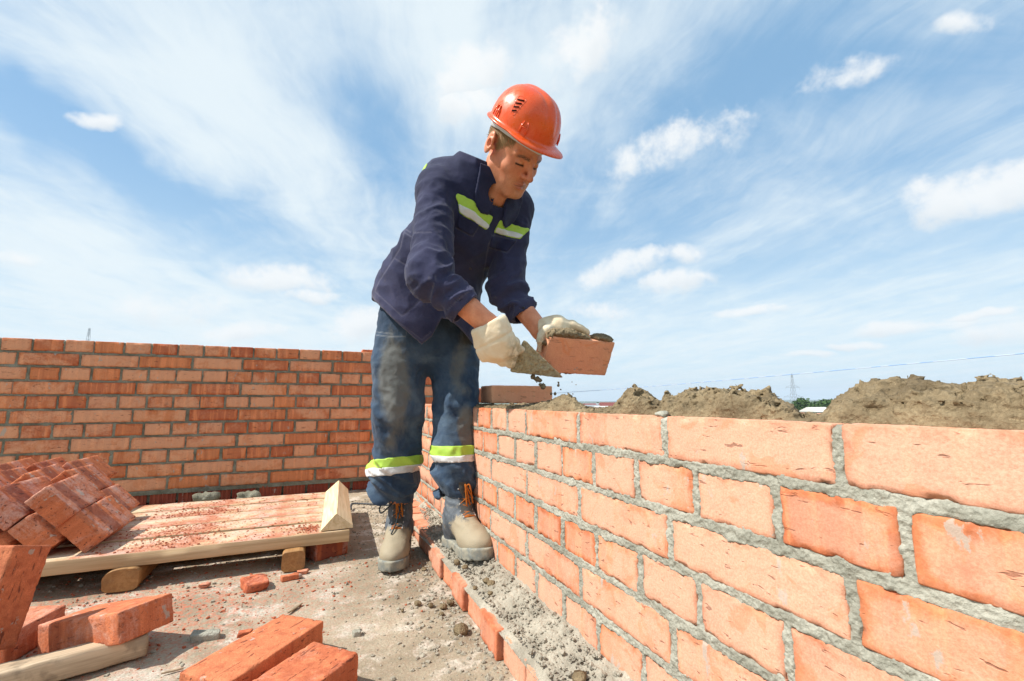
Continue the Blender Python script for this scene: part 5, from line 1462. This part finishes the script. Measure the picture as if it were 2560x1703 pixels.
# ---------------- gloves
M_GL, t, b, co = mat('cotton_glove', .15); n1 = t.noise(co, 28, 6, .65)
c = t.mix(t.ramp(n1, .4, .7), (.80, .645, .44), (.85, .73, .54)); c = t.mix(t.math('MULTIPLY', t.attr('soil'), t.ramp(t.noise(co, 60, 5, .7), .35, .6)), c, (.34, .27, .16))
t.link(c, b.inputs['Base Color']); b.inputs['Roughness'].default_value = .9
t.link(t.bump(t.math('ADD', t.math('MULTIPLY', t.noise(co, 40, 4), 1.5), t.math('MULTIPLY', t.noise(co, 500, 2), .4)), .5, .003), b.inputs['Normal'])
hA, hB = PX(1300, 886, 1.335), PX(1212, 862, 1.300)      # trowel handle axis
wR = J['rwr']; hax = U(hB-hA)
def glove_r(P):
    P = np.asarray(P, np.float32)
    cx = U(PX(1243, 858, 1.285)-wR)
    d = econe(P, wR-cx*.004, wR+cx*.048, .052, .056, np.array([1., 0, 0]), .9, .9)                      # cuff
    d = smin(d, ellip(P, PX(1243, 862, 1.29), (.056, .048, .050)), .012)   # back of the hand
    d = smin(d, ellip(P, PX(1222, 866, 1.29), (.032, .036, .034)), .02)
    for k in range(4):                                                             # fingers rolled round the handle
        c = hA+(hB-hA)*(.20+.24*k); yv = np.array([0, 1., 0]); up = U(np.cross(hax, yv)); up = up if up[2] > 0 else -up
        pts = [c+up*.030-yv*.004, c+up*.004-yv*.032, c-up*.030-yv*.016, c-up*.026+yv*.018, c-up*.002+yv*.024]
        rr = (.0165, .0165, .015, .014, .0125)
        for i in range(4): d = smin(d, cone(P, pts[i], pts[i+1], rr[i], rr[i+1]), .007)
    th = [PX(1262, 846, 1.27), PX(1284, 858, 1.285), PX(1299, 873, 1.31)]
    d = smin(d, cone(P, th[0], th[1], .019, .016), .014); d = smin(d, cone(P, th[1], th[2], .016, .013), .006)
    f = ridge(noise(P, 13, 91))*.0062+ridge(noise(P, 28, 93))*.0022-.0035
    d = d-f
    s = (P-(wR+cx*.046).astype(np.float32))@cx.astype(np.float32); d = d+.0035*np.exp(-(s/.004)**2)-.002*sstep(.004, -.004, s)
    d = smax(d, -((P-(wR-cx*.008).astype(np.float32))@cx.astype(np.float32)), .010)
    d = smax(d, -cone(P, wR-cx*.06, wR+cx*.03, .040, .038), .004)
    return d*.85
xs = np.arange(-.16, .07, .0030); ys = np.arange(1.10, 1.42, .0030); zs = np.arange(.60, .87, .0030)
GV, GF = mesh_sdf(glove_r, xs, ys, zs, 6, .014)
gp = to_px(GV); soil = np.exp(-(((gp[:, 0]-1290)/22)**2+((gp[:, 1]-890)/40)**2))
g1 = mk('glove', GV, GF, M_GL, person, True, dict(soil=soil)); g1['label'] = 'baggy cream cotton glove gripping the trowel'
# left glove on the brick
wL = J['lwr']; HX, HU, HN = HB_R[:, 0], HB_UP, HB_R[:, 2]           # along, up, towards the camera
def hb(a, u_, n): return HB_C+HX*a+HU*u_+HN*n                          # brick coordinates: +-.125, +-.06, +-.0325
def glove_l(P):
    P = np.asarray(P, np.float32)
    pc = hb(-.055, .062, -.055)
    cx = U(pc-wL)
    d = econe(P, wL+cx*.004, wL+cx*.05, .042, .046, np.array([1., 0, 0]), .85, .9)
    d = smin(d, ellip(P, pc, (.041, .031, .027), np.stack([HX, HN, HU], 1)), .03)
    F_ = [  # index over the top, others behind and under, thumb on the near end
        ([hb(-.045, .074, -.040), hb(-.018, .086, -.030), hb(.010, .083, -.018), hb(.030, .0735, -.004)], (.016, .0145, .0125, .0105)),
        ([hb(-.030, .060, -.062), hb(.002, .045, -.064), hb(.016, .008, -.054), hb(.018, -.030, -.046)], (.016, .014, .0125, .011)),
        ([hb(-.050, .050, -.066), hb(-.022, .030, -.064), hb(-.012, -.012, -.052), hb(-.010, -.050, -.046)], (.016, .014, .0125, .011)),
        ([hb(-.070, .045, -.064), hb(-.052, .022, -.062), hb(-.044, -.020, -.050), hb(-.040, -.052, -.046)], (.015, .013, .012, .0105)),
        ([hb(-.085, .066, -.045), hb(-.112, .060, -.020), hb(-.140, .032, -.002), hb(-.1405, .004, .004)], (.018, .017, .0145, .0125))]
    for pts, rr in F_:
        e = cone(P, pts[0], pts[1], rr[0], rr[1])
        for i in (1, 2): e = smin(e, cone(P, pts[i], pts[i+1], rr[i], rr[i+1]), .006)
        d = smin(d, e, .009)
    f = ridge(noise(P, 16, 95))*.0045+ridge(noise(P, 34, 97))*.0014-.0028
    d = d-f
    d = np.maximum(d, -cone(P, wL-cx*.06, wL+cx*.03, .034, .031))
    d = smax(d, -((P-(wL-cx*.004).astype(np.float32))@cx.astype(np.float32)), .008)
    return d*.85
xs = np.arange(.02, .33, .0030); ys = np.arange(1.30, 1.66, .0030); zs = np.arange(.60, .87, .0030)
GV, GF = mesh_sdf(glove_l, xs, ys, zs, 6, .014)
gp = to_px(GV); soil = np.exp(-(((gp[:, 0]-1448)/20)**2+((gp[:, 1]-838)/14)**2))+.7*np.exp(-(((gp[:, 0]-1360)/25)**2+((gp[:, 1]-860)/30)**2))
g2 = mk('glove', GV, GF, M_GL, person, True, dict(soil=np.clip(soil, 0, 1))); g2['label'] = 'soiled cream cotton glove holding the brick from behind'
# ------------------------------------------------------------------ mortar smeared on the held brick
def dab(parts, lab, seed, R=None, vox=.0024):
    C_ = np.array([p[0] for p in parts]); lo_, hi_ = C_.min(0)-.075, C_.max(0)+.075
    def f(P):
        P = np.asarray(P, np.float32); d = np.full(len(P), 9., np.float32)
        for c, r in parts: d = smin(d, ellip(P, c, r, HB_R), .006)
        return d-ridge(noise(P, 60, seed))*.0035-noise(P, 150, seed+1)*.0022+.001
    V, F = mesh_sdf(f, np.arange(lo_[0], hi_[0], vox), np.arange(lo_[1], hi_[1], vox), np.arange(lo_[2], hi_[2], vox), 6, .01)
    o = mk('mortar_dab', V, F, M_MW); tag(o, lab, 'mortar', 'mortar on the held brick'); return o
# ellip radii follow the brick axes: x along, y short side, z bed normal
dab([(hb(-.085, .068, .012), (.035, .013, .020)), (hb(-.050, .070, .014), (.035, .015, .020)), (hb(-.015, .066, .016), (.030, .009, .016)), (hb(.012, .063, .014), (.022, .006, .014)), (hb(-.118, .060, .018), (.012, .012, .014))], 'long heap of wet mortar on top of the held brick beside the glove', 31)
dab([(hb(.085, .066, .010), (.034, .011, .022)), (hb(.105, .063, .012), (.022, .007, .018)), (hb(.062, .064, .008), (.018, .010, .018))], 'rounded dab of wet mortar on the right end of the held brick', 33)
dab([(hb(-.128, .032, .010), (.008, .006, .016)), (hb(-.130, .028, -.012), (.010, .005, .010)), (hb(-.133, .048, -.02), (.009, .005, .008))], 'thin streak of mortar on the left end of the held brick', 35)
dab([(hb(-.045, -.061, .000), (.050, .006, .022)), (hb(-.01, -.062, .000), (.030, .004, .018))], 'dark mortar hanging under the held brick behind the trowel tip', 37)
# ------------------------------------------------------------------ trowel
tr = empty('trowel', tuple(PX(1291, 889, 1.33))); tag(tr, 'mortar-covered trowel held flat against the brick', 'trowel')
tA, tB, tC = PX(1309, 848, 1.335), PX(1273, 930, 1.325), PX(1411, 946, 1.375)
tn = U(np.cross(tB-tA, tC-tA)); tn = tn if tn[1] < 0 else -tn
def tri_d(P, off, grow):
    C = (tA+tB+tC)/3; q = P-C; z_ = q@tn; d = np.full(len(P), -9.)
    for a, b_ in ((tA, tB), (tB, tC), (tC, tA)):
        e = U(b_-a); o_ = np.cross(e, tn); o_ = o_ if (o_@(C-a)) < 0 else -o_; d = smax(d, (P-a)@o_, .010)
    return d-grow, z_-off
def blade(P):
    d, z_ = tri_d(P, 0, 0); return smax(d, np.abs(z_)-.0016, .001)
def coat(P):
    d, z_ = tri_d(P, 0, -.0012+.0015*0); n = ridge(noise(P, 42, 61))*.0024+noise(P, 120, 62)*.0017+noise(P, 260, 63)*.0010
    C = P-PX(1300, 885, 1.325); lump = .009*np.exp(-((C**2).sum(1))/.018**2)
    top = .0016+.0032+n+lump+.002*np.clip(d/-.02, 0, 1)
    return np.maximum(smax(d-n*.6, z_-top, .003), -z_+.0010)*.8
lo_ = np.min([tA, tB, tC], 0)-.03; hi_ = np.max([tA, tB, tC], 0)+.03
ax3 = lambda v: [np.arange(lo_[i], hi_[i], v) for i in range(3)]
V, F = mesh_sdf(lambda P: blade(np.asarray(P, float)).astype(np.float32), *ax3(.0018), 6, .008)
inv_ = -np.array(tr.location)
m_steel = m_plain('trowel_steel', (.30, .29, .27), .35, .5, .2, 50, 0, 100, .9)
mk('blade', V+inv_, F, m_steel, tr)
V, F = mesh_sdf(lambda P: coat(np.asarray(P, float)).astype(np.float32), *ax3(.0018), 6, .008)
M_WM, t, b, co = mat('glossy_wet_mortar', .5); g = t.noise(co, 120, 5, .7); c = t.mix(t.ramp(g, .3, .7), (.26, .20, .105), (.46, .365, .20)); t.link(c, b.inputs['Base Color'])
t.link(t.ramp(t.noise(co, 60, 4), .35, .6, .16, .6), b.inputs['Roughness']); t.link(t.bump(t.math('ADD', g, t.noise(co, 400, 3)), .7, .003), b.inputs['Normal'])
mk('mortar_coat', V+inv_, F, M_WM, tr)
sh = MB(); hm_ = (tA+tB)/2
add_tube(sh, np.array(spline([hm_+U(tC-hm_)*.02-tn*.004, hm_-tn*.006+U(hA-hm_)*.004, hA, hA+hax*.01], 8))+inv_, .0045, 8); sh.build('shank', m_steel, tr)
hd = MB(); hp = [hA+hax*s for s in np.linspace(.004, .118, 14)]; add_tube(hd, np.array(hp)+inv_, np.interp(np.linspace(0, 1, 14), [0, .08, .3, .7, .95, 1], [.008, .012, .0125, .0145, .014, .009]), 12)
hd.build('handle', m_wood('trowel_handle_wood', (.40, .24, .10), (.55, .36, .18)), tr)
CLW = (6.6, 6.75, 6.8); CLG = (4.8, 5.3, 5.7); CIW = (5.95, 6.55, 6.8); SKM = (1.85, 3.85, 6.05); HZC = (5.0, 6.25, 6.85); EXPO = .42
# ------------------------------------------------------------------ camera, light, sky
cam = bpy.data.cameras.new('camera'); co_ = bpy.data.objects.new('camera', cam); COL.objects.link(co_)
cam.sensor_width = 36; cam.lens = 36*FPX/2560; cam.clip_end = 20000; cam.clip_start = .02
co_.location = (0, 0, HC); co_.rotation_euler = (math.pi/2+PITCH, 0, 0); SC.camera = co_
cam.dof.use_dof = False
SUN_EL = rad(50)
saz = np.array([-math.cos(rad(-17)), math.sin(rad(-17))])
sd = Vector((saz[0]*math.cos(SUN_EL), saz[1]*math.cos(SUN_EL), math.sin(SUN_EL)))
L = bpy.data.lights.new('sun', 'SUN'); L.energy = 5.0; L.angle = rad(.6); L.color = (1, .955, .88)
lo = bpy.data.objects.new('sun', L); COL.objects.link(lo); lo.rotation_euler = sd.to_track_quat('Z', 'Y').to_euler()
w = bpy.data.worlds.new('World'); SC.world = w; w.use_nodes = True
for n in list(w.node_tree.nodes): w.node_tree.nodes.remove(n)
t = NT(w.node_tree)
out = t.node('ShaderNodeOutputWorld'); bg = t.node('ShaderNodeBackground'); t.link(bg.outputs[0], out.inputs[0])
sky = t.node('ShaderNodeTexSky', sky_type='NISHITA'); sky.sun_disc = False; sky.sun_elevation = SUN_EL
sky.sun_rotation = math.atan2(sd.x, sd.y); sky.air_density = 1.0; sky.dust_density = .8; sky.ozone_density = 1.6; sky.altitude = 100
tc = t.node('ShaderNodeTexCoord'); d = tc.outputs['Generated']
sp = t.node('ShaderNodeSeparateXYZ'); t.link(d, sp.inputs[0])
def dirp(px, py):
    p = pix(px, py, 1.)-np.array([0, 0, HC]); return p/np.linalg.norm(p)
# cirrus on a flat layer, streaked along one direction
zz = t.math('MAXIMUM', t.math('ADD', sp.outputs[2], .07), .03)
cmb = t.node('ShaderNodeCombineXYZ'); t.link(t.math('DIVIDE', sp.outputs[0], zz), cmb.inputs[0]); t.link(t.math('DIVIDE', sp.outputs[1], zz), cmb.inputs[1])
pl = cmb.outputs[0]
vp = dirp(1130, 1001); ang = math.atan2(vp[0], vp[1])
plr = t.mapping(pl, (1, 1, 1), (0, 0, ang))
wrp = t.vmath('ADD', plr, t.vmath('SCALE', t.noise(plr, .9, 4, .55, 0, True), sc=.60))
c1 = t.noise(t.mapping(wrp, (2.0, .48, 1)), 1.0, 8, .64, .3)
c2 = t.noise(t.mapping(wrp, (6.5, 1.3, 1), (0, 0, .05)), 1.0, 8, .68, .4)
cw = t.noise(t.vmath('ADD', pl, (3., 1., 0)), 1.6, 7, .62, 1.2)
cir = t.math('ADD', t.math('ADD', t.math('MULTIPLY', c1, .46), t.math('MULTIPLY', c2, .22)), t.math('MULTIPLY', cw, .34))
def blob(px, py, rx, ry, rot=0., src=None):
    c = dirp(px, py); ex = dirp(px+40, py)-c; ex /= np.linalg.norm(ex); ey = np.cross(ex, c); ey /= np.linalg.norm(ey)
    a = rad(rot); X = ex*math.cos(a)+ey*math.sin(a); Y = -ex*math.sin(a)+ey*math.cos(a)
    k = np.linalg.norm(pix(px, py, 1.)-np.array([0, 0, HC]))
    q = t.vmath('SUBTRACT', src, tuple(c))
    u = t.math('MULTIPLY', t.vmath('DOT_PRODUCT', q, tuple(X)), FPX*k/rx); v = t.math('MULTIPLY', t.vmath('DOT_PRODUCT', q, tuple(Y)), FPX*k/ry)
    r2 = t.math('ADD', t.math('MULTIPLY', u, u), t.math('MULTIPLY', v, v))
    return r2, v
dn = t.vmath('NORMALIZE', d)
dw = t.vmath('ADD', dn, t.vmath('SCALE', t.vmath('SUBTRACT', t.noise(dn, 3.5, 4, .6, 0, True), (.5, .5, .5)), sc=.16))
cov = 0.0
for (x, y, rx, ry, rot, s) in ((60, 260, 130, 50, -30, -.16), (330, 380, 330, 55, -34, -.20), (930, 270, 120, 230, 0, -.20), (560, 560, 300, 60, -38, -.15), (1130, 420, 150, 90, 0, -.08),
                               (1560, 560, 260, 130, 30, -.17), (1800, 200, 300, 90, 35, -.14), (2350, 120, 420, 120, 20, -.13), (2300, 620, 330, 60, 15, -.10), (2200, 400, 300, 70, 15, -.08),
                               (620, 300, 260, 150, -45, .14), (200, 640, 320, 170, -20, .13), (1000, 60, 420, 130, 0, .15), (1250, 260, 220, 120, 0, .08), (300, 150, 300, 110, -40, .08), (1620, 60, 260, 120, 60, .06), (1500, 470, 420, 90, 20, .06), (90, 60, 200, 60, -40, -.06), (1950, 800, 600, 60, 12, .06), (560, 860, 700, 90, 0, .12), (1010, 760, 110, 60, 0, -.08)):
    r2, _ = blob(x, y, rx, ry, rot, dw)
    g = t.math('MULTIPLY', t.math('EXPONENT', t.math('MULTIPLY', r2, -1.0)), s)
    cov = t.math('ADD', cov, g)
cs = t.math('ADD', cir, cov)
ca = t.ramp(cs, .325, .70, .05, .90)
# cumulus puffs
d2 = t.vmath('ADD', dn, t.vmath('SCALE', t.vmath('SUBTRACT', t.noise(dn, 9, 3, .5, 0, True), (.5, .5, .5)), sc=.05))
pf = t.noise(dn, 15, 6, .60); pf2 = t.noise(dn, 48, 5, .6)
best = None; shade = None
for (x, y, rx, ry, rot, k) in ((235, 305, 66, 24, -5, .8), (690, 695, 150, 44, -6, 1.), (430, 770, 130, 42, 0, .62), (620, 828, 120, 30, 0, .8), (890, 812, 90, 46, 10, 1.), (780, 740, 70, 22, 0, .8),
                              (1170, 175, 170, 75, 15, .85), (1170, 250, 120, 60, 0, .8), (1450, 130, 130, 90, 45, .85), (1672, 372, 190, 66, 22, .70), (1560, 672, 150, 42, 18, .95), (1710, 640, 60, 34, 0, .95), (1690, 705, 90, 28, 0, .75),
                              (1500, 780, 90, 32, 0, .9), (1860, 780, 100, 17, 3, .9), (2110, 185, 110, 44, 15, .60), (2420, 58, 90, 32, 0, .62), (2470, 470, 215, 78, 16, 1.1), (2300, 815, 170, 26, 8, .75), (2150, 868, 80, 13, 0, .85), (2030, 888, 70, 12, 0, .8), (1500, 890, 60, 12, 0, .5), (60, 650, 60, 30, 0, .7), (2500, 830, 160, 40, 0, .6), (1250, 560, 30, 12, 0, .5), (2460, 790, 110, 14, 0, .9)):
    r2, v = blob(x, y, rx, ry, rot, d2)
    mm = t.math('MULTIPLY', t.math('SUBTRACT', 1.0, r2), k)
    sh = t.math('MULTIPLY', v, -1.0)
    if best is None: best, shade = mm, sh
    else:
        gt = t.math('GREATER_THAN', mm, best)
        shade = t.math('ADD', t.math('MULTIPLY', gt, sh), t.math('MULTIPLY', t.math('SUBTRACT', 1.0, gt), shade))
        best = t.math('MAXIMUM', best, mm)
cu = t.ramp(t.math('ADD', best, t.math('ADD', t.math('MULTIPLY', t.math('SUBTRACT', pf, .5), 2.2), t.math('MULTIPLY', t.math('SUBTRACT', pf2, .5), .8))), .02, .95, 0, .90)
low = t.ramp(t.math('ADD', shade, t.math('MULTIPLY', t.math('SUBTRACT', pf, .5), 1.6)), -.1, 1.0)
ccol = t.mix(t.math('MULTIPLY', low, .55), CLW, CLG)
skyc = t.mix(.62, sky.outputs[0], SKM)
# pale milky air near the horizon
hz = t.ramp(sp.outputs[2], -.02, .46, .85, 0)
skyc = t.mix(hz, skyc, HZC)
col = t.mix(ca, skyc, CIW); col = t.mix(cu, col, ccol)
bgr = t.ramp(sp.outputs[2], -.05, -.02)
t.link(col, bg.inputs[0]); bg.inputs[1].default_value = .11
w.cycles.sampling_method = 'MANUAL'; w.cycles.sample_map_resolution = 512
SC.view_settings.view_transform = 'Standard'; SC.view_settings.look = 'None'; SC.view_settings.exposure = EXPO; SC.view_settings.gamma = 1
SC.cycles.max_bounces = 6; SC.cycles.caustics_reflective = False; SC.cycles.caustics_refractive = False
